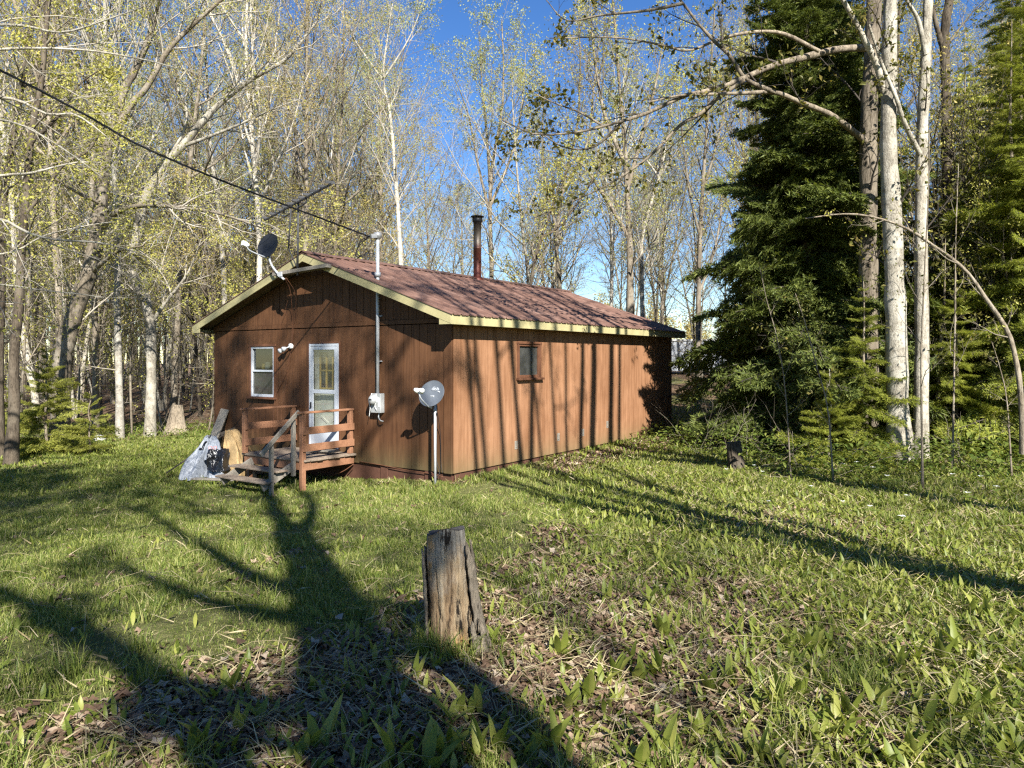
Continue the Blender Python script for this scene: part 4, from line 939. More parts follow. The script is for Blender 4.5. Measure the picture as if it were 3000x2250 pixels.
guided('shaggy_maple', 'old maple with peeling shaggy bark behind the pale pair', [
    (g, .22, .14),
    (sp(Y, (2540, 420), (2504, 389, -.4), (2430, 335, -.9), (2339, 298, -1.3), (2271, 271, -1.6), (2181, 273, -1.8), (2090, 276, -2), (1990, 280, -2.2), (1900, 300, -2.3)), .078, .014),
    (sp(Y, (2555, 140), (2538, 140, -.4), (2452, 145, -.8), (2362, 167, -1.2), (2271, 190, -1.5), (2176, 230, -1.7), (2090, 262, -1.9), (2000, 282, -2.1), (1900, 330, -2.2), (1768, 370, -2.3), (1678, 389, -2.4), (1565, 393, -2.5), (1470, 350, -2.5)), .085, .010),
    (sp(Y - 1.7, (2271, 271), (2190, 235), (2155, 190), (2140, 165), (2090, 118), (2045, 68), (2000, 9), (1940, -60)), .046, .02),
    (sp(Y - 1.4, (2400, 150, -.0), (2289, 97), (2181, 97), (2090, 122), (2014, 149), (1930, 130), (1800, 110), (1610, 112)), .042, .008),
    (sp(Y - 1.8, (2180, 235), (2100, 290), (2050, 335), (1995, 365), (1904, 457), (1800, 530), (1700, 580), (1560, 640)), .042, .008),
    (sp(Y - 2, (2000, 10), (1900, 30), (1760, 45), (1660, 60), (1600, 0)), .035, .008),
    (sp(Y - 2.2, (1768, 370), (1700, 330), (1620, 300), (1560, 270)), .025, .006),
    (sp(Y - 2.2, (1830, 350), (1740, 430), (1650, 430), (1560, 380), (1480, 400)), .025, .006)], 1, 'dead', 'twig_dark', 'maple_leaf', 63, nb=9, ntw=5, ntw2=4, nl=2, lsize=.10, l1=.15, l2=.5, spread=.06, tb=(.3, 1.), sides=12)
g = sp(20, (2790, 1250), (2785, 900), (2775, 500), (2770, 250), (2768, 90), (2790, -40), (2810, -150)); g[0] = gb(g[0])
guided('dark_maple', 'dark bare trunk rising behind the thinner of the pale pair', [(g, .18, .10), (sp(20, (2768, 160), (2740, 60), (2720, -60)), .08, .03)], 1, 'bark_dark', 'twig', 'leaf', 64, nb=10, nl=3, l1=.15)
# bowed sapling
Y = 12.2
guided('bowed_sapling', 'bare sapling bowed over in a long arch at the right edge', [
    (sp(Y, (2999, 1330), (2990, 1152), (2972, 1034), (2945, 958), (2886, 872), (2827, 790), (2723, 712), (2655, 669), (2565, 637), (2470, 627), (2360, 640)), .050, .008)], 1, 'bark', 'twig', 'leaf', 65, nb=7, ntw=4, ntw2=3, nl=1, lsize=.05, l1=.10, tb=(.2, 1.))
# thin saplings in front of the spruce
for k, (Yb, pts, r) in enumerate((
        (11.6, ((2703, 1400), (2699, 1062), (2705, 881), (2712, 730), (2720, 560), (2722, 380)), .019),
        (13, ((2318, 1310), (2300, 1140), (2276, 990), (2246, 878), (2225, 780)), .014),
        (12.5, ((2442, 1345), (2425, 1200), (2393, 1075), (2360, 950), (2330, 860)), .016),
        (13.4, ((2790, 1300), (2795, 1100), (2798, 900), (2800, 700), (2808, 480)), .021),
        (12.6, ((2965, 1275), (2950, 1180), (2930, 1080), (2905, 1000)), .018),
        (15.5, ((2562, 1265), (2545, 1150), (2535, 1030), (2530, 900), (2525, 780)), .06),
        (15.8, ((2745, 1265), (2750, 1100), (2765, 900), (2770, 700)), .07))):
    g = sp(Yb, *pts); g[0] = gb(g[0], -.1)
    lab = ['straight thin sapling standing before the pale pair', 'kinked pale sapling before the dark spruce, farther from the trunks', 'slanting pale sapling before the dark spruce, nearer the trunks', 'straight grey sapling right of the pale pair',
           'short leaning sapling under the bowed one', 'young grey trunk between the spruce and the pale pair', 'young grey trunk close behind the thinner of the pale pair'][k]
    guided('sapling', lab, [(g, r, .006)], 1, 'bark', 'twig', 'maple_leaf', 70 + k, nb=8, ntw=4, ntw2=3, nl=2, lsize=.06, l1=.16, tb=(.25, 1.), up=.04)
# ------------------------------------------------------------------ conifers
SPR = [spray(100 + k, 15, 5, 15, .046, .26) for k in range(5)]
SPL = [spray(120 + k, 13, 4, 9, .062, .19, 1.0, .42, .85) for k in range(4)]
spruce = TC(conifer(1, 13.2, 2.72, 46, 9, .012, -.22, .60, SPR, deadlow=30, sag=.24, pw=.62, keep=.94))
plant('spruce', spruce, 6.95, 17.3, 'broad dark spruce growing just past the far end of the cabin', rz=.4)
spruce2 = TC(conifer(2, 14.5, 2.3, 36, 7, .05, -.28, .60, SPR, sag=.26, deadlow=40, pw=.7, keep=.88))
plant('spruce', spruce2, 8.85, 19.6, 'taller dark spruce close behind the broad one and the shaggy maple', rz=2.)
plant('spruce', spruce2, 8.3, 23.4, 'spruce half hidden behind the broad dark one on its left side', rz=4., s=.8)
firs = [TC(conifer(10 + k, H, Rb, w, 6, f0, -.25, .5, SPL, leaf='needle_light', bark='bark', sag=.26, keep=kp, deadlow=dl, r0=.075)) for k, (H, Rb, w, f0, kp, dl) in enumerate(((12, 1.9, 26, .22, .85, 46), (14, 1.7, 28, .30, .8, 60), (10, 1.7, 24, .12, .9, 36), (9, 1.5, 20, .28, .75, 50)))]
rg = np.random.default_rng(77); pos = []
for k in range(4000):
    y = rg.uniform(15.2, 31); x = rg.uniform(.60, .86) * y
    if y < 19 and x < .66 * y: continue
    if any((x - a) ** 2 + (y - b_) ** 2 < (1.15 if y < 20 else 1.5) ** 2 for a, b_ in pos): continue
    pos.append((x, y))
    if len(pos) >= 40: break
for k, (x, y) in enumerate(pos):
    plant('fir', firs[k % 4], x, y, 'slender yellowish green fir with dead lower twigs in the thicket on the right', group='firs in the thicket on the right', s=rg.uniform(.8, 1.15), rz=rg.uniform(0, 6.28))
bushy = [TC(conifer(40 + k, H, Rb, w, 7, .02, -.2, .6, SPL, leaf='needle_light', bark='bark', sag=.2, keep=.9, r0=.05)) for k, (H, Rb, w) in enumerate(((4.6, 1.35, 17), (6.5, 1.5, 21), (9.5, 1.7, 26)))]
rg = np.random.default_rng(78); bp = []
for k in range(3000):
    y = rg.uniform(15.0, 22); x = rg.uniform(.57, .80) * y
    if abs(x / y - .525) < .02 or any((x - a) ** 2 + (y - b_) ** 2 < 1.2 for a, b_ in bp): continue
    bp.append((x, y))
    if len(bp) >= 25: break
for k, (x, y) in enumerate(bp):
    plant('bushy_fir', bushy[k % 3], x, y, 'bushy bright green young fir clothed to the ground in the thicket on the right', group='young firs in the thicket on the right', s=rg.uniform(.7, 1.15), rz=rg.uniform(0, 6.28))
yng = [TC(conifer(30 + k, H, Rb, w, 6, .02, -.02, .75, SPL, leaf='needle_young', bark='bark', sag=.06, keep=.8)) for k, (H, Rb, w) in enumerate(((3.0, 1.2, 15), (1.6, .8, 8)))]
q = spot(137, 1297, 20.6); plant('young_spruce', yng[0], q[0], q[1], 'small bright green spruce at the foot of the leaning maple', rz=1.)
q = spot(262, 1290, 20.2); plant('young_spruce', yng[1], q[0], q[1], 'low spreading young spruce right of the small bright one', rz=2., s=1.1)
q = spot(40, 1300, 21.5); plant('young_spruce', yng[1], q[0], q[1], 'tiny young spruce left of the small bright one', rz=.3, s=1.2)
q = spot(2530, 1290, 14.9); plant('bushy_fir', bushy[0], q[0], q[1], 'bushy young fir before the foot of the old shaggy maple', rz=.5, s=.8)
q = spot(2430, 1290, 14.6); plant('young_spruce', TC(conifer(35, 1.9, .95, 9, 6, .15, .0, .6, SPL, leaf='needle_light', bark='bark_pale', sag=.08)), q[0], q[1], 'knee to chest high fir at the skirt of the broad dark spruce', rz=2.)

# ------------------------------------------------------------------ the woods
HW = [TC(hardwood(200 + k, **kw)) for k, kw in enumerate((
    dict(H=20, r0=.14, limbs=24, first=.35, leaf='leaf', nl=9, lsize=.060), dict(H=22, r0=.125, limbs=24, first=.40, leaf='leaf_tan', nl=10, lsize=.060, ang=.6, dead=14),
    dict(H=18, r0=.11, limbs=24, first=.30, leaf='leaf', nl=9, lsize=.060, stems=2, bark='bark_pale', twig='twig_pale'), dict(H=21, r0=.125, limbs=26, first=.36, leaf='leaf_pale', nl=9, lsize=.060, ang=.5, bark='birch', twig='twig_pale', lim_len=.22),
    dict(H=17, r0=.09, limbs=22, first=.36, leaf='leaf_tan', nl=10, lsize=.060, bark='bark', dead=16), dict(H=19, r0=.10, limbs=22, first=.32, leaf='leaf', nl=9, lsize=.060, bark='bark_dark', dead=14),
    dict(H=19, r0=.10, limbs=26, first=.30, leaf='leaf_pale', nl=8, lsize=.062, stems=3, ang=.5, bark='bark', lim_len=.22)))]
SAP = [TC(hardwood(230 + k, **kw)) for k, kw in enumerate((
    dict(H=8.5, r0=.050, limbs=16, first=.25, nl=3, nb=5, ntw=4, lsize=.07, dead=5, bark='bark', lean=.06), dict(H=6.5, r0=.036, limbs=12, first=.25, nl=3, nb=5, ntw=4, lsize=.07, dead=4, bark='bark_pale', twig='twig_pale', lean=.08),
    dict(H=10, r0=.065, limbs=18, first=.35, nl=3, nb=5, ntw=4, lsize=.07, dead=8, bark='bark_dark', leaf='leaf_tan', lean=.05), dict(H=4.5, r0=.022, limbs=12, first=.2, nl=4, nb=4, ntw=4, lsize=.06, dead=2, bark='bark', lean=.1)))]
rg = np.random.default_rng(8); pos = []
def scatter(n, xf, y0, y1, dmin, ok=lambda x, y: True, tries=9000):
    out = []
    for k in range(tries):
        y = y0 + (y1 - y0) * rg.random() ** .8; x = rg.uniform(*xf) * y
        if not ok(x, y) or any((x - a) ** 2 + (y - b_) ** 2 < dmin * dmin for a, b_ in pos): continue
        cx, cy = to_cabin(x, y)
        if -9.3 < cx < 2.2 and -3 < cy < 12.6: continue
        pos.append((x, y)); out.append((x, y))
        if len(out) >= n: break
    return out
edge = lambda x, y: y > 22.5 + .55 * (x + 15) if x < -5 else True
for k, (x, y) in enumerate(scatter(96, (-.92, -.17), 23, 66, 1.9, edge)):
    j = rg.choice([0, 1, 2, 3, 4, 5, 6], p=[.2, .22, .12, .06, .18, .12, .1])
    nm = 'birch' if j == 3 else 'woodland_tree'
    plant(nm, HW[j], x, y, ['grey spring tree with small leaves in the dense woods left of the cabin'] * 1 and {3: 'white barked birch within the dense woods left of the cabin', 5: 'dark barked spring tree within the dense woods left of the cabin', 2: 'pale two stemmed spring tree within the dense woods left of the cabin'}.get(j, 'slim grey spring tree within the dense woods left of the cabin'),
          group='trees of the woods on the left', s=rg.uniform(.85, 1.15), rz=rg.uniform(0, 6.28), tilt=(rg.normal() * .03, rg.normal() * .03))
for k, (x, y) in enumerate(scatter(70, (-.86, -.2), 22.5, 44, 1.0, edge)):
    j = rg.integers(4); plant('sapling', SAP[j], x, y, ['thin leafy sapling among the trunks of the left woods', 'thin pale sapling among the trunks of the left woods', 'dark young tree among the trunks of the left woods', 'small leafy sapling low among the left woods'][j], group='saplings of the woods on the left', s=rg.uniform(.8, 1.3), rz=rg.uniform(0, 6.28), tilt=(rg.normal() * .05, rg.normal() * .05))
for k, (x, y) in enumerate(scatter(22, (-.17, .26), 31, 64, 2.6)):
    j = rg.choice([2, 3, 4, 6, 0]); plant('woodland_tree', HW[j], x, y, {3: 'white barked birch standing behind the cabin roof', 2: 'pale two stemmed tree standing behind the cabin roof', 6: 'three stemmed feathery tree standing behind the cabin roof'}.get(j, 'thin grey spring tree standing behind the cabin roof'),
          group='trees behind the cabin', s=rg.uniform(.62, .92), rz=rg.uniform(0, 6.28), tilt=(rg.normal() * .04, rg.normal() * .04))
for k, (x, y) in enumerate(scatter(14, (-.1, .30), 27, 46, 1.6)):
    j = rg.integers(4); plant('sapling', SAP[j], x, y, 'thin sapling in the open strip behind the cabin', group='saplings behind the cabin', s=rg.uniform(.8, 1.2), rz=rg.uniform(0, 6.28), tilt=(rg.normal() * .06, rg.normal() * .06))
for k, (x, y) in enumerate(scatter(40, (.30, .92), 21, 50, 1.7)):
    j = rg.choice([0, 1, 2, 4, 5]); plant('woodland_tree', HW[j], x, y, 'grey hardwood behind the spruces and firs on the right' if j != 2 else 'pale two stemmed hardwood behind the spruces and firs on the right',
          group='hardwoods of the woods on the right', s=rg.uniform(.8, 1.05), rz=rg.uniform(0, 6.28), tilt=(rg.normal() * .03, rg.normal() * .03))
for k, (x, y) in enumerate(scatter(26, (.56, .80), 14.5, 24, .8, lambda x, y: x > 8.6)):
    j = rg.integers(4); plant('sapling', SAP[j], x, y, ['thin grey pole in the thicket right of the pale pair', 'thin pale pole in the thicket right of the pale pair', 'dark young pole in the thicket right of the pale pair', 'little leafy sapling in the thicket right of the pale pair'][j], group='poles in the thicket on the right', s=rg.uniform(.7, 1.1), rz=rg.uniform(0, 6.28), tilt=(rg.normal() * .05, rg.normal() * .05))

# far woods that read as one mass
rg = np.random.default_rng(9); parts = []
n_ = 620; fx = np.concatenate([rg.uniform(-1.0, 1.0, 400), rg.uniform(-1.0, -.13, 220)]); fy = rg.uniform(68, 120, n_)
fh = np.where(fx < -.14, rg.uniform(13, 22, n_), np.where(fx < .30, rg.uniform(4, 8, n_), rg.uniform(10, 18, n_))); X = fx * fy
zb = gz(X, fy); Pt = np.zeros((n_, 6, 3)); tt = np.linspace(0, 1, 6)
Pt[:, :, 0] = X[:, None] + np.cumsum(rg.normal(size=(n_, 6)) * .25, 1); Pt[:, :, 1] = fy[:, None]; Pt[:, :, 2] = zb[:, None] - .3 + fh[:, None] * tt
Rt = (.012 * fh)[:, None] * (1 - .85 * tt)[None]; parts.append((*tubes(Pt, Rt, 5), 1))
B1, R1 = spawn(rg, Pt, Rt, 16, .25, 1., lambda t: .26 * (1.25 - t), .75, 5, .08, .1, .5); parts.append((*tubes(B1, R1, 3), 1))
B2, R2 = spawn(rg, B1, R1, 5, .2, 1., lambda t: .5 + 0 * t, .7, 3, .05, .1, .5); parts.append((*tubes(B2, R2, 3), 1))
parts.append((*leaves(rg, B2, 4, .24, .1, .3), 0))
V, Fs, mi = join(parts); fo = link('distant_woods', mesh_np('distant_woods', V, Fs, [M['leaf_tan'], M['twig']], mi)); tag(fo, 'hazy far edge of the woods seen between the nearer trunks', 'woods', kind='stuff')

# ------------------------------------------------------------------ trees behind and beside the viewer whose shadows lie on the lawn and walls
hl = np.array([LIGHT.x, LIGHT.y, 0]); hl /= np.linalg.norm(hl); Lv = np.array(tuple(LIGHT))
def ground_at(px, py):
    Yg = 6.0
    for k in range(40): Yg = (EYE - float(gz((px - 1500) / F * Yg, Yg))) * F / (py - HZ)
    return np.array([(px - 1500) / F * Yg, Yg, EYE - (py - HZ) / F * Yg])
def caster(px, py, base, off=0.):   # the point on an upright plane through base whose shadow falls at that spot of the lawn
    G = ground_at(px, py); t = ((G - base) @ hl - off) / (Lv @ hl); return G - Lv * t
bs = np.array([2.55, -5.6, 0.0])
c = lambda *pts: [caster(px, py, bs, o_[0] if o_ else 0) for px, py, *o_ in pts]
def wc(u, z): P_ = np.array(tuple(CM @ Vector((-u, 0, z)))); return P_ - Lv * (((P_ - bs) @ hl) / (Lv @ hl))
WALL_LIMBS = (((3.2, -1.4), (3.6, -.2), (4.6, .9), (5.6, 1.6), (7.0, 2.4)), ((2.2, -1.3), (2.4, .2), (3.2, 1.4), (4.2, 2.5), (5.0, 3.6)), ((1.2, -1.2), (.9, .3), (1.4, 1.2), (2.3, 2.1), (3.0, 3.2)), ((2.6, -.4), (1.6, .6), (.6, 1.1), (-.4, 1.8)), ((4.2, -1.2), (5.2, .1), (6.3, .7), (7.6, 1.0)), ((1.6, 1.4), (1.0, 2.2), (.6, 3.2), (.5, 4.5)))
tr = [bs + np.array([0, 0, -.2]), bs + np.array([-.02, 0, 3.0])] + c((1030, 2060), (982, 1815), (920, 1672), (850, 1550))
guided('shade_maple', 'big forked maple behind the viewer that throws the broad shadow on the lawn', [
    (tr, .30, .25),
    (c((850, 1555), (800, 1480), (775, 1420), (700, 1350), (640, 1300)), .20, .05),
    (c((870, 1570), (915, 1500), (905, 1455), (850, 1420), (800, 1390)), .16, .05),
    (c((930, 1740), (760, 1690), (600, 1600), (480, 1530), (400, 1490), (310, 1462), (200, 1440)), .12, .04),
    (c((960, 1830), (850, 1800), (600, 1750), (430, 1690), (330, 1640), (240, 1625)), .11, .04),
    (c((1000, 2000), (820, 2080), (560, 2020), (360, 1930), (200, 1860), (60, 1800)), .13, .05),
    (c((1780, 2480), (1540, 2160), (1370, 1985), (1230, 1915), (1090, 1860), (990, 1800)), .16, .10),
    (c((1420, 2480), (1250, 2140), (1120, 1960), (1010, 1830), (930, 1720)), .16, .10),
    (c((1250, 2480), (1000, 2240), (700, 2150), (420, 2110)), .10, .04),
    (c((720, 2330), (500, 2050), (340, 1900), (150, 1800), (0, 1730), (-200, 1660)), .14, .06),
    (c((480, 1530), (300, 1560), (100, 1560), (-100, 1540)), .07, .03), (c((360, 1425), (200, 1440), (50, 1470), (-100, 1490)), .07, .03), (c((600, 1480), (480, 1455), (330, 1430)), .06, .02),
    (c((905, 1500), (760, 1500), (620, 1500), (500, 1450)), .07, .03),
    (c((790, 1470), (640, 1440), (450, 1400), (300, 1390)), .08, .03)] + [([wc(*q) for q in lb], .075, .025) for lb in WALL_LIMBS], 1, 'bark', 'twig', 'leaf', 301, nb=11, ntw=7, ntw2=5, nl=4, lsize=.085, l1=.20, tb=(.3, 1))
HWD = TC(hardwood(260, H=19, r0=.13, limbs=30, first=.30, leaf='leaf', nl=7, lsize=.11, nb=8, ntw=7))
for k, (x, y, j, s_) in enumerate(((-4.4, -9.5, 9, 1.), (6.6, -12.5, 4, 1.), (-1.3, -6.5, 9, .95), (12.6, -6.0, 4, .9), (1.0, -15.5, 1, 1.))):
    plant('shade_tree', HWD if j == 9 else HW[j], x, y, ['tree behind the viewer shading the left of the lawn', 'tree behind the viewer shading the right foreground', 'dark barked tree behind the viewer shading the left grass', 'tree beside the viewer shading the right grass', 'tree well behind the viewer shading the cabin front'][k], group=None, s=s_, rz=1.3 * k)
def wall_stem(sw, y, r, lean, fork):   # an upright or leaning stem in line with the sun and one place along the long wall
    P0 = np.array(tuple(CM @ Vector((0, sw, 0)))); Qx = P0[0] - LIGHT.x * (P0[1] - y) / LIGHT.y
    return ([fork, (np.array(fork) * .45 + np.array([Qx + lean / 5 * -2.6, y, 6.6]) * .55) + np.array([0, 0, .1])] + [np.array([Qx + lean / 5 * (h - 9.1), y + .02 * h, h]) for h in (6.8, 9.5, 13, 17, 20.5)], r, .02)
for k, (base, H, r, stems, lab) in enumerate((
        ((6.9, 8.0), 4.6, .20, ((4.65, 6.9, .11, 0), (5.2, 7.2, .16, .02), (6.1, 7.8, .15, 0), (6.55, 8.2, .085, 0), (3.9, 6.6, .06, -.3)), 'many stemmed maple just right of the viewer shading the far part of the long wall'),
        ((6.3, -1.4), 4.4, .22, ((2.5, 5.0, .12, 0), (1.4, 3.2, .10, -.55), (.5, 2.6, .09, -.65), (3.4, 4.4, .08, -.5), (2.0, 3.4, .11, -.8), (.9, 1.6, .10, -.7), (2.9, 3.0, .07, -.9), (1.9, 4.2, .06, -.45)), 'many stemmed leaning maple right of the viewer shading the near part of the wall'))):
    b0 = np.array([base[0], base[1], float(gz(*base)) - .2]); fk = b0 + np.array([0, 0, H])
    guided('shade_tree', lab, [([b0, b0 + np.array([.05, 0, H * .5]), fk], r, r * .85)] + [wall_stem(*q, fk) for q in stems], 1, 'bark', 'twig', 'maple_leaf', 410 + k, nb=9, ntw=5, ntw2=4, nl=3, lsize=.09, l1=.12, tb=(.45, 1.))

# ------------------------------------------------------------------ stumps, rock, far buildings
def stump(name, label, base, H, r0, r1, seed, mats, slant=.03, roots=True, k=88, n=40):
    rng = np.random.default_rng(seed); T = thing(name, label, 'stump', base); b = MB(); a = np.arange(k) * 2 * math.pi / k
    prof = 1 + .10 * np.sin(2 * a + 1) + .06 * np.sin(3 * a + rng.random() * 6) + .03 * np.sin(7 * a + 2) + .016 * rng.normal(size=k)
    for q in range(14): prof -= rng.uniform(.03, .13) * np.exp(-((np.angle(np.exp(1j * (a - rng.random() * 6.283)))) / rng.uniform(.03, .07)) ** 2)
    V = []
    for j in range(n):
        t = j / (n - 1); fl = 1 + .22 * (1 - t) ** 5 * (1 + .8 * np.sin(3 * a + .6)) if roots else 1
        rad = (r0 + (r1 - r0) * t) * prof * fl * (1 + .012 * rng.normal(size=k) + .03 * np.sin(9 * t + 4 * a) * np.sin(5 * a + 3)); top = .025 * np.sin(a + 2.4) + .012 * np.sin(3 * a)
        z = base[2] - .08 + (H + .08 + top) * t
        V += [(base[0] + slant * t * H + x, base[1] + y, zz) for x, y, zz in zip(rad * np.cos(a), rad * np.sin(a), z)]
    f = [(j * k + i, j * k + (i + 1) % k, (j + 1) * k + (i + 1) % k, (j + 1) * k + i) for j in range(n - 1) for i in range(k)]
    b.add(V, f, True); b.build('trunk', mats[0], T)
    c_ = MB(); top = [Vector(v) for v in V[-k:]]; cc = sum(top, Vector()) / k; rings = [1., .8, .55, .3]
    vv = []
    for s_ in rings: vv += [cc + (v - cc) * s_ + Vector((0, 0, .002 - .018 * (1 - s_) * math.sin(3 * i) * .5)) for i, v in enumerate(top)]
    vv.append(cc - Vector((0, 0, .012))); f = [(j * k + i, j * k + (i + 1) % k, (j + 1) * k + (i + 1) % k, (j + 1) * k + i) for j in range(3) for i in range(k)] + [(3 * k + i, 3 * k + (i + 1) % k, 4 * k) for i in range(k)]
    c_.add(vv, f, True); c_.build('cut_top', mats[1], T); return T, prof
m, n, l, p = nt('rotten_stump_wood'); v = coords(n)
a_ = noise(n, l, v, 9, 8, .7, (1, 1, .12)); b_ = noise(n, l, v, 34, 8, .75, (1, 1, .10)); c_ = noise(n, l, v, 5, 6, .7, (1, 1, .5)); dk = noise(n, l, v, 8, 7, .7, (1.4, 1.4, .35))
sx = n.new('ShaderNodeSeparateXYZ'); l.new(v, sx.inputs[0])
col = ramp(n, l, math_(n, l, 'ADD', math_(n, l, 'MULTIPLY', a_, .5), math_(n, l, 'MULTIPLY', b_, .5)), [(.40, (.04, .028, .018)), (.46, (.22, .145, .08)), (.55, (.34, .25, .15)), (.64, (.46, .37, .25))])
gy = ramp(n, l, b_, [(.35, (.085, .075, .062)), (.65, (.34, .31, .26))])
col = mix(n, l, ramp(n, l, math_(n, l, 'ADD', math_(n, l, 'MULTIPLY', sx.outputs[2], 1.1), math_(n, l, 'MULTIPLY', math_(n, l, 'SUBTRACT', c_, .5), 1.6)), [(.30, (0, 0, 0)), (.66, (1, 1, 1))]), col, gy)
col = mix(n, l, ramp(n, l, c_, [(.54, (0, 0, 0)), (.66, (.7, .7, .7))]), col, (.36, .19, .05))
col = mix(n, l, ramp(n, l, dk, [(.55, (0, 0, 0)), (.60, (1, 1, 1))]), col, (.022, .017, .013))
l.new(col, p.inputs['Base Color']); p.inputs['Roughness'].default_value = .9; p.inputs['Specular IOR Level'].default_value = .12
bump(n, l, p, math_(n, l, 'ADD', b_, a_), 1.0, .02); M['stump'] = m
M['stump_top'] = mat_noise('dark_cut_top', (.020, .018, .017), (.085, .078, .072), 14, .8, None, 0, .8, 60)
G = ground_at(1338, 1890); G[2] = float(gz(G[0], G[1])) - .02
STUMP = np.array(G)
T, prof = stump('tree_stump', 'tall rotten stump with a dark top standing in the foreground grass', tuple(G), .70, .124, .102, 5, (M['stump'], M['stump_top']), -.09)
for a0, a1, z0, z1, dr, lab in ((2.75, 3.55, .02, .55, .024, 'bark_slab'), (-.55, .15, .0, .60, .020, 'bark_slab'), (-.9, -.3, -.03, .16, .05, 'bark_slab')):   # loose bark on both flanks
    b = MB(); na, nz = 10, 22; vv = []; rq = np.random.default_rng(int(a0 * 10) + 50)
    for d_ in (0, .014):
        for j in range(nz):
            for i in range(na):
                aa = a0 + (a1 - a0) * i / (na - 1) + rq.normal() * .02; zz = z0 + (z1 - z0 + .05 * math.sin(i * 1.3)) * j / (nz - 1)
                t = max(0, zz) / .72; rr_ = (.124 + (.102 - .124) * t) * (1.02 + .22 * (1 - t) ** 5 * (1 + .8 * math.sin(3 * aa + .6))) * (1 + .10 * math.sin(2 * aa + 1)) + dr + d_ + rq.normal() * .002
                vv.append((G[0] - .09 * t * .72 + rr_ * math.cos(aa), G[1] + rr_ * math.sin(aa), G[2] + zz))
    N = na * nz; fcs = []
    for o_ in (0, N): fcs += [(o_ + j * na + i, o_ + j * na + i + 1, o_ + (j + 1) * na + i + 1, o_ + (j + 1) * na + i) for j in range(nz - 1) for i in range(na - 1)]
    for j in range(nz - 1):
        for i in (0, na - 1): fcs.append((j * na + i, (j + 1) * na + i, N + (j + 1) * na + i, N + j * na + i))
    for i in range(na - 1):
        for j in (0, nz - 1): fcs.append((j * na + i, j * na + i + 1, N + j * na + i + 1, N + j * na + i))
    b.add(vv, fcs, True); b.build('bark_slab', M['dead'], T)
G2 = ground_at(2158, 1372); G2[2] = float(gz(G2[0], G2[1]))
stump('tree_stump', 'low dark stump in the grass in front of the broad spruce', tuple(G2), .50, .155, .125, 8, (M['bark_dark'], M['stump_top']), -.14, False)
q = spot(512, 1225, 26); q[2] = float(gz(q[0], q[1])); stump('tree_stump', 'broken pale stump at the edge of the left woods', tuple(q), .95, .34, .16, 12, (M['dead'], M['stump_top']), .1)
q = spot(291, 1268, 23.5); q[2] = float(gz(q[0], q[1])); b = MB(); rq = np.random.default_rng(3); b.lathe([(0, -.05), (.16, -.02), (.19, .05), (.14, .12), (.06, .15), (0, .155)], tuple(q), k=11)
b.v = [(x + rq.normal() * .012, y + rq.normal() * .012, z + rq.normal() * .010) for x, y, z in b.v]; rk = b.build('rock', M['white']); tag(rk, 'pale rock lying in the grass before the left woods', 'rock')
# white trailer and a brown shed far behind on the right
q0 = spot(1958, 1087, 45); T = thing('trailer', 'white ribbed trailer standing far behind the cabin at its right end', 'trailer', tuple(q0)); Rm = lambda x, y, z: (q0[0] + x, q0[1] + y, q0[2] + z)
b = MB(); b.box(q0[0], q0[0] + 4.2, q0[1], q0[1] + 2.2, q0[2], q0[2] + 1.85)
for k in range(21): b.box(q0[0] + .1 + k * .2, q0[0] + .13 + k * .2, q0[1] - .012, q0[1] - .001, q0[2] + .06, q0[2] + 1.8)
b.build('body', M['alu'], T)
b = MB(); b.box(q0[0] - .05, q0[0] + 4.25, q0[1] - .05, q0[1] + 2.25, q0[2] + 1.853, q0[2] + 1.95); b.build('roof', M['white'], T)
for x in (1.2, 2.1): b = MB(); b.lathe([(0, -.1), (.30, -.1), (.33, -.06), (.33, .06), (.30, .1), (0, .1)], Rm(x, -.12, -.05), (0, 1, 0), 20); b.build('wheel', M['black'], T)
# ------------------------------------------------------------------ ground cover
rg = np.random.default_rng(2024)
def scatter_ground(n, y0, y1, dens, pw=1.0, wide=.76, pad=.9):
    """n places inside the view, dens(x,y) in 0..1 keeps them; nearer places are more likely."""
    X = []; Y = []; tot = 0
    while tot < n:
        u = rg.random(n * 2); e = 2 - pw
        y = (y0 ** e + (y1 ** e - y0 ** e) * u) ** (1 / e)      # density falls as y^-pw per square metre
        x = rg.uniform(-1, 1, n * 2) * (wide * y + pad) ; keep = rg.random(n * 2) < dens(x, y) * (wide * y + pad) / (wide * y1 + pad) * (y1 / y) * .9
        cx, cy = to_cabin(x, y); keep &= ~((cx > -7.35) & (cx < -.01) & (cy > .02) & (cy < 9.9))
        X.append(x[keep]); Y.append(y[keep]); tot += keep.sum()
    return np.concatenate(X)[:n], np.concatenate(Y)[:n]

def blades(x, y, h, w, lean, curl=.5, az=None, z=None):
    C = len(x); z0 = (gz(x, y) - .05) if z is None else z; a = rg.random(C) * 6.283 if az is None else az; b = rg.random(C) * 6.283
    s = np.stack([np.cos(b), np.sin(b), 0 * b], 1) * (w * .5)[:, None]; d = np.stack([np.cos(a), np.sin(a), 0 * a], 1)
    p = np.stack([x, y, z0], 1); up = np.array([0, 0, 1.])
    m_ = p + d * (h * lean * .35)[:, None] + up * (h * .58)[:, None]; t = p + d * (h * lean * (1 + curl * 0))[:, None] + up * (h * (1 - .35 * lean))[:, None]
    V = np.stack([p - s, p + s, m_ + s * .8, m_ - s * .8, t], 1).reshape(-1, 3); i = np.arange(C)[:, None] * 5
    return V, i + np.array([[0, 1, 2, 3]]), i + np.array([[3, 2, 4]])

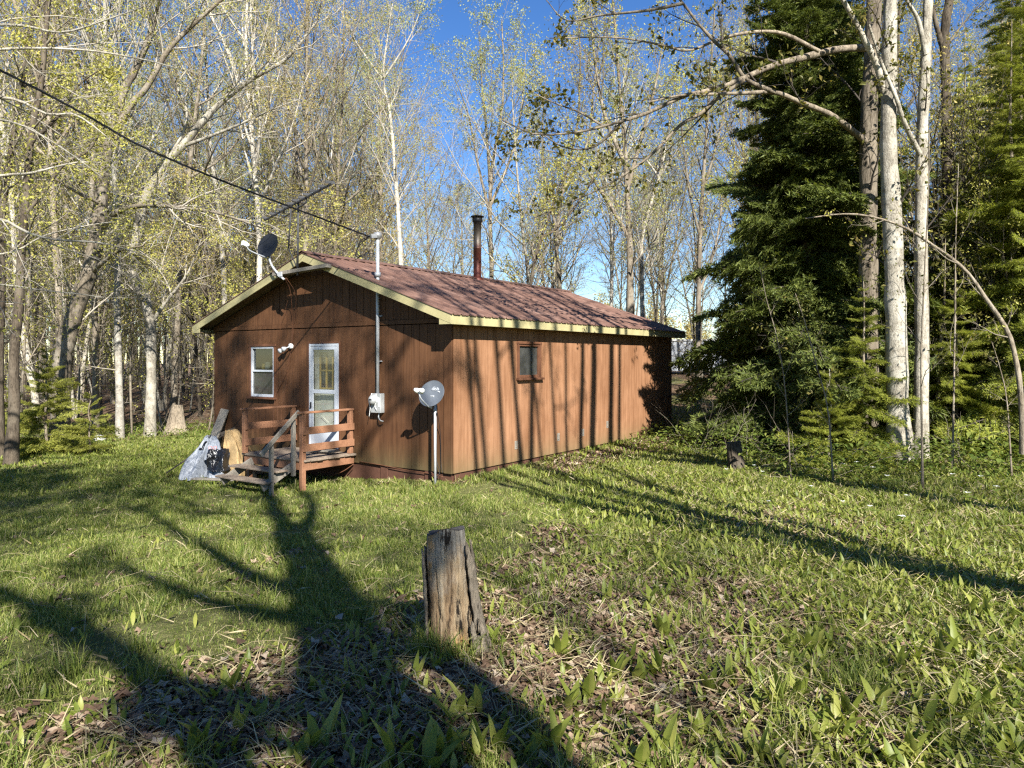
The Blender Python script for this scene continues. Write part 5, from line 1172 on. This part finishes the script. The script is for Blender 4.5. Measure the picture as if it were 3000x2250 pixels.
def clump(x, y): return np.clip(.55 + .6 * np.sin(x * 3.1 + 1.3 * np.sin(y * 2.3)) * np.sin(y * 2.7 + 1.1 * np.sin(x * 1.9)) + .3 * lump(x * 2, y * 2), .05, 1)
x, y = scatter_ground(470000, 2.0, 30, lambda x, y: green_amt(x, y) * (.35 + .65 * clump(x, y)) * (1 - .8 * sm((x - 4.5) / 2) * sm((y - 12) / 2)), 1.15)
h = (.028 + .034 * rg.random(len(x)) ** 1.5) * (.7 + .9 * clump(x, y)) * (1 + .35 * sm((y - 10) / 6)); tall = rg.random(len(x)) < .03; h[tall] *= 1.9
V, q, t = blades(x, y, h, (.0022 + .00062 * y) * rg.uniform(.7, 1.3, len(x)), rg.uniform(.15, .95, len(x)))
g1 = link('grass', mesh_np('grass', V, [q, t], [M['grass']])); tag(g1, 'short spring grass covering the lawn', 'grass', kind='stuff')
# tufts of longer grass
n_ = 260; tx, ty = scatter_ground(n_, 2.4, 17, lambda x, y: .3 + .7 * green_amt(x, y), 1.0); k = 55
a = rg.uniform(0, 6.28, 16); tx[:16] = STUMP[0] + .19 * np.cos(a); ty[:16] = STUMP[1] + .19 * np.sin(a)
x = np.repeat(tx, k) + rg.normal(size=n_ * k) * .05; y = np.repeat(ty, k) + rg.normal(size=n_ * k) * .05; s_ = np.repeat(rg.uniform(.6, 1.25, n_), k)
V, q, t = blades(x, y, s_ * rg.uniform(.10, .24, len(x)), (.0035 + .0005 * y), rg.uniform(.15, .9, len(x)))
g2 = link('long_grass', mesh_np('long_grass', V, [q, t], [M['grass']])); tag(g2, 'tufts of longer green grass standing out of the lawn', 'grass', kind='stuff')
# straw lying and standing
n_ = 17000; x, y = scatter_ground(n_, 2.0, 16, lambda x, y: .05 + .5 * litter_amt(x, y) + .40 * sm((x - .3) / 2.5), 1.1)
V, q, t = blades(x, y, rg.uniform(.05, .20, n_), (.0028 + .0005 * y), rg.uniform(1.2, 2.5, n_))
V[:, 2] = np.maximum(V[:, 2], gz(V[:, 0], V[:, 1]) - .025 + .02 * rg.random(len(V)))
g3 = link('dry_grass', mesh_np('dry_grass', V, [q, t], [M['straw']])); tag(g3, 'dead straw lying through the green grass', 'dry grass', kind='stuff')
n_ = 150; x, y = scatter_ground(n_, 2.4, 9, lambda x, y: .4 + .6 * litter_amt(x, y), 1.0); a = rg.random(n_) * 6.283; L = rg.uniform(.2, .7, n_)
P = np.zeros((n_, 5, 3)); tt = np.linspace(0, 1, 5)
P[:, :, 0] = x[:, None] + np.cos(a)[:, None] * L[:, None] * tt; P[:, :, 1] = y[:, None] + np.sin(a)[:, None] * L[:, None] * tt
P[:, :, 2] = gz(P[:, :, 0], P[:, :, 1]) + .0 + (rg.uniform(.02, .12, n_)[:, None] * np.sin(tt * 2.6)) ; P += rg.normal(size=P.shape) * .006
V, Q = tubes(P, np.full((n_, 5), .0022) * np.linspace(1, .5, 5), 4); g = link('straw_stalks', mesh_np('straw_stalks', V, [Q], [M['straw']])); tag(g, 'long dead stalks fallen across leaves and grass', 'stalks', kind='stuff')
# fallen leaves
def litter(n, xy, size):
    x, y = xy; a = rg.random(n) * 6.283; s = size * rg.uniform(.6, 1.3, n) * (1 + .04 * y); tl = rg.normal(size=(n, 2)) * .24
    d = np.stack([np.cos(a), np.sin(a), tl[:, 0]], 1); e = np.stack([-np.sin(a), np.cos(a), tl[:, 1]], 1); p = np.stack([x, y, gz(x, y) - .035 + .028 * rg.random(n)], 1)
    out = [p]; k = 8                                       # ragged lobed outline round a raised middle
    for i in range(k):
        t = 6.283 * i / k; r_ = s * (.62 if i % 2 else 1.0) * rg.uniform(.7, 1.15, n) * (1.15 if i == 0 else 1)
        out.append(p + d * (r_ * math.cos(t) * .5)[:, None] + e * (r_ * math.sin(t) * .42)[:, None] + np.array([0, 0, 1.]) * (rg.normal(size=n) * .10 * s + .10 * s * abs(math.sin(t)))[:, None])
    V = np.stack(out, 1).reshape(-1, 3); b = np.arange(n)[:, None] * (k + 1)
    return V, np.concatenate([b + np.array([[0, 1 + i, 1 + (i + 1) % k]]) for i in range(k)])
n_ = 30000; lx, ly = scatter_ground(n_, 2.0, 24, lambda x, y: litter_amt(x, y) ** 1.2 + .006, 1.25)
a = rg.uniform(0, 6.28, 110); q = .15 + .16 * rg.random(110) ** 1.5; lx[:110] = STUMP[0] + q * np.cos(a); ly[:110] = STUMP[1] + q * np.sin(a); V, t = litter(n_, (lx, ly), .056)
g4 = link('leaf_litter', mesh_np('leaf_litter', V, [t], [M['litter']])); tag(g4, 'curled brown fallen leaves lying in patches between the grass', 'fallen leaves', kind='stuff')

# broad spring leaves: arching blades with a fold along the middle
def broad(x, y, L, wd, az, el, bend_, z=None, rows=5):
    C = len(x); z0 = gz(x, y) - .04 if z is None else z; t = np.linspace(0, 1, rows); prof = np.array([.18, .80, 1.0, .66, .02]) if rows == 5 else np.sin(np.pi * np.clip(t * .93 + .05, 0, 1))
    e = el[:, None] - bend_[:, None] * t; st = (L / (rows - 1))[:, None]
    r = np.cumsum(np.concatenate([np.zeros((C, 1)), np.cos(e[:, :-1]) * st], 1), 1); zz = np.cumsum(np.concatenate([np.zeros((C, 1)), np.sin(e[:, :-1]) * st], 1), 1)
    ca, sa = np.cos(az)[:, None], np.sin(az)[:, None]; w = wd[:, None] * prof * .5; nz = np.cos(e) * .25; nr = -np.sin(e) * .25
    c = np.stack([x[:, None] + ca * r, y[:, None] + sa * r, z0[:, None] + zz], 2)
    sd = np.stack([-sa * w, ca * w, 0 * w], 2); up = np.stack([ca * nr * w, sa * nr * w, nz * w], 2)
    V = np.stack([c - sd + up, c, c + sd + up], 2).reshape(-1, 3); b = np.arange(C)[:, None] * rows * 3
    Q = [b + np.array([[j * 3 + k, j * 3 + k + 1, j * 3 + k + 4, j * 3 + k + 3]]) for j in range(rows - 1) for k in (0, 1)]
    return V, np.concatenate(Q)
n_ = 48000; x, y = scatter_ground(n_, 2.0, 22, lambda x, y: np.clip(.03 + .80 * sm((x - .1) / 1.8) + .35 * litter_amt(x, y) + .35 * sm((y - 12) / 5) * sm((-x - 4) / 4), 0, 1) * (1 - .55 * sm((litter_amt(x, y) - .75) / .2)), 1.15)
V, Q = broad(x, y, rg.uniform(.05, .13, n_) * (1 + .02 * y), rg.uniform(.012, .030, n_) * (1 + .03 * y), rg.random(n_) * 6.283, rg.uniform(.6, 1.45, n_), rg.uniform(.2, 1.3, n_))
g5 = link('lily_leaves', mesh_np('lily_leaves', V, [Q], [M['lily']], smooth=True)); tag(g5, 'small pointed lily leaves growing densely through the grass', 'ground cover', kind='stuff')
# undergrowth below the trees
n_ = 40000; x, y = scatter_ground(n_, 11, 30, lambda x, y: np.clip(sm((x - 4.1 - .25 * (13 - y)) / 1.4) * sm((y - 11.6) / 1.6) * .95 + sm((y - 20.0 - .4 * (x + 15)) / 3) * sm((-x - 5) / 3) * .5 + sm((y - 23) / 3) * .3, 0, 1), 1.2)
z = gz(x, y) - .03 + rg.random(n_) ** 1.5 * .60 * (.4 + .6 * sm((x - 3) / 2)); V, Q = broad(x, y, rg.uniform(.06, .16, n_), rg.uniform(.03, .075, n_), rg.random(n_) * 6.283, rg.uniform(-.2, .9, n_), rg.uniform(.3, 1.2, n_), z)
g6 = link('undergrowth', mesh_np('undergrowth', V, [Q], [M['under']], smooth=True)); tag(g6, 'leafy green undergrowth below the trees', 'undergrowth', kind='stuff')
n_ = 900; x, y = scatter_ground(n_, 12, 30, lambda x, y: np.clip(sm((x - 3.0) / 2) * sm((y - 12.5) / 2) + sm((y - 21 - .4 * (x + 15)) / 3) * sm((-x - 5) / 3), 0, 1), 1.1)
P = np.zeros((n_, 6, 3)); a = rg.random(n_) * 6.283; L = rg.uniform(.3, 1.4, n_); el = rg.uniform(-.1, 1.2, n_); tt = np.linspace(0, 1, 6)
P[:, :, 0] = x[:, None] + (np.cos(a) * np.cos(el) * L)[:, None] * tt; P[:, :, 1] = y[:, None] + (np.sin(a) * np.cos(el) * L)[:, None] * tt; P[:, :, 2] = gz(x, y)[:, None] + .02 + (np.sin(el) * L)[:, None] * tt; P += rg.normal(size=P.shape) * .02
R = np.full((n_, 6), .006) * np.linspace(1, .4, 6); B_, BR = spawn(rg, P, R, 4, .2, 1, lambda t: .4 + 0 * t, .7, 4, .02, .12, .6)
V1, Q1 = tubes(P, R, 4); V2, Q2 = tubes(B_, BR, 3); V, Fs, mi = join([(V1, Q1, 0), (V2, Q2, 0)]); g7 = link('brushwood', mesh_np('brushwood', V, Fs, [M['twig']], mi)); tag(g7, 'dead sticks and brush on the woodland floor', 'brushwood', kind='stuff')

# single plants: wild leeks near the viewer, trilliums by the trees
def leek_mesh(seed):
    global rg
    r_ = np.random.default_rng(seed); k = r_.integers(3, 6); z = np.zeros(k)
    return mesh_np('leaves', *(lambda V, Q: (V, [Q]))(*broad(r_.normal(size=k) * .015, r_.normal(size=k) * .015, r_.uniform(.13, .22, k), r_.uniform(.030, .050, k), r_.random(k) * 6.283, r_.uniform(.9, 1.45, k), r_.uniform(.25, .9, k), z - .01)), [M['lily']], smooth=True)
LK = [leek_mesh(k) for k in range(8)]
spots = [(1240, 1975), (1420, 1905), (1770, 2000), (1660, 1905), (1690, 2060), (1960, 1850), (1280, 2230), (1170, 2215), (1420, 2200), (1580, 2200), (2010, 2170), (2080, 2215), (2330, 1890), (2400, 1900), (2420, 2150), (2510, 2090), (2660, 1960), (2890, 1800), (2930, 1830), (2850, 2080), (2640, 2230), (2200, 2240), (2950, 2220), (1900, 2240), (2300, 2060), (2560, 1830), (2180, 1850), (720, 2130), (640, 2040), (1890, 1990), (1340, 2110), (2780, 1930), (2480, 2230), (900, 2200), (560, 2200), (1800, 1750), (1930, 1770), (2100, 2010), (2740, 2120)]
for k, (px, py) in enumerate(spots):
    for e in range(2 if py > 1900 else 1):
        G_ = ground_at(px + (55 * e - 20), py - 25 * e); o = link('wild_leek', LK[(k * 3 + e) % 8]); o.location = (G_[0], G_[1], float(gz(G_[0], G_[1])) - .035); s_ = rg.uniform(.75, 1.2); o.scale = (s_, s_, s_); o.rotation_euler = (0, 0, rg.uniform(0, 6.28))
        tag(o, 'clump of broad upright wild leek leaves in the foreground grass', 'plant', 'wild leek clumps in the foreground')
def trillium_parts(seed):
    r_ = np.random.default_rng(seed); k3 = np.arange(3) * 2.094 + r_.random(); st = MB(); st.tube([(0, 0, -.03), (.005, 0, .12), (.0, .01, .22)], .0035, 5); st.tube([(0, .01, .22), (.01, .0, .26), (.03, -.01, .285)], .0025, 5)
    V, Q = broad(np.zeros(3), np.full(3, .01), np.full(3, .125), np.full(3, .10), k3, np.full(3, .35), np.full(3, .8), np.full(3, .22)); lf = mesh_np('leaves', V, [Q], [M['under']], smooth=True)
    V, Q = broad(np.full(3, .03), np.full(3, -.01), np.full(3, .062), np.full(3, .042), k3 + 1, np.full(3, .55), np.full(3, .8), np.full(3, .285)); pt = mesh_np('petals', V, [Q], [M['petal']], smooth=True)
    V, Q = tubes(np.array([[(0, 0, -.03), (.005, 0, .12), (0, .01, .22)], [(0, .01, .22), (.01, 0, .26), (.03, -.01, .285)]], float), np.array([[.0035] * 3, [.0025] * 3]), 5); sm_ = mesh_np('stem', V, [Q], [M['under']], smooth=True)
    return sm_, lf, pt
TR = [trillium_parts(k) for k in range(3)]
for k, (px, py) in enumerate([(2132, 1370), (2238, 1375), (2206, 1350), (2475, 1350), (2513, 1350), (2560, 1365), (2605, 1402), (2475, 1468), (2248, 1465), (2638, 1535), (2477, 1215), (2418, 1290), (2700, 1380), (2790, 1390), (2870, 1400), (2920, 1430), (2555, 1490), (2380, 1425), (2660, 1450), (2840, 1455)]):
    G_ = ground_at(px, py + 45); z = float(gz(G_[0], G_[1])); T = plant('trillium', [('stem', TR[k % 3][0]), ('leaves', TR[k % 3][1]), ('petals', TR[k % 3][2])], G_[0], G_[1], 'white trillium flower above three broad leaves near the pale pair of trunks', 'flower', 'trilliums by the trees on the right', s=rg.uniform(.6, .95), rz=rg.uniform(0, 6.28), z=z)
# green tufts along the wall foot
n_ = 4200; cx = rg.uniform(-2.5, .4, n_); cy = np.where(cx > 0.02, rg.uniform(0, 9, n_), -.08 - .4 * rg.random(n_) ** 2); keep = np.ones(n_, bool)
PT = np.array([tuple(CM @ Vector((a_, b_, 0))) for a_, b_ in zip(cx, cy)]); V, q, t = blades(PT[:, 0], PT[:, 1], np.where(cx > .02, rg.uniform(.05, .18, n_), rg.uniform(.04, .11, n_)), np.full(n_, .008), rg.uniform(.1, .8, n_))
g8 = link('wall_foot_grass', mesh_np('wall_foot_grass', V, [q, t], [M['grass']])); tag(g8, 'longer grass growing along the foot of the cabin wall', 'grass', kind='stuff')
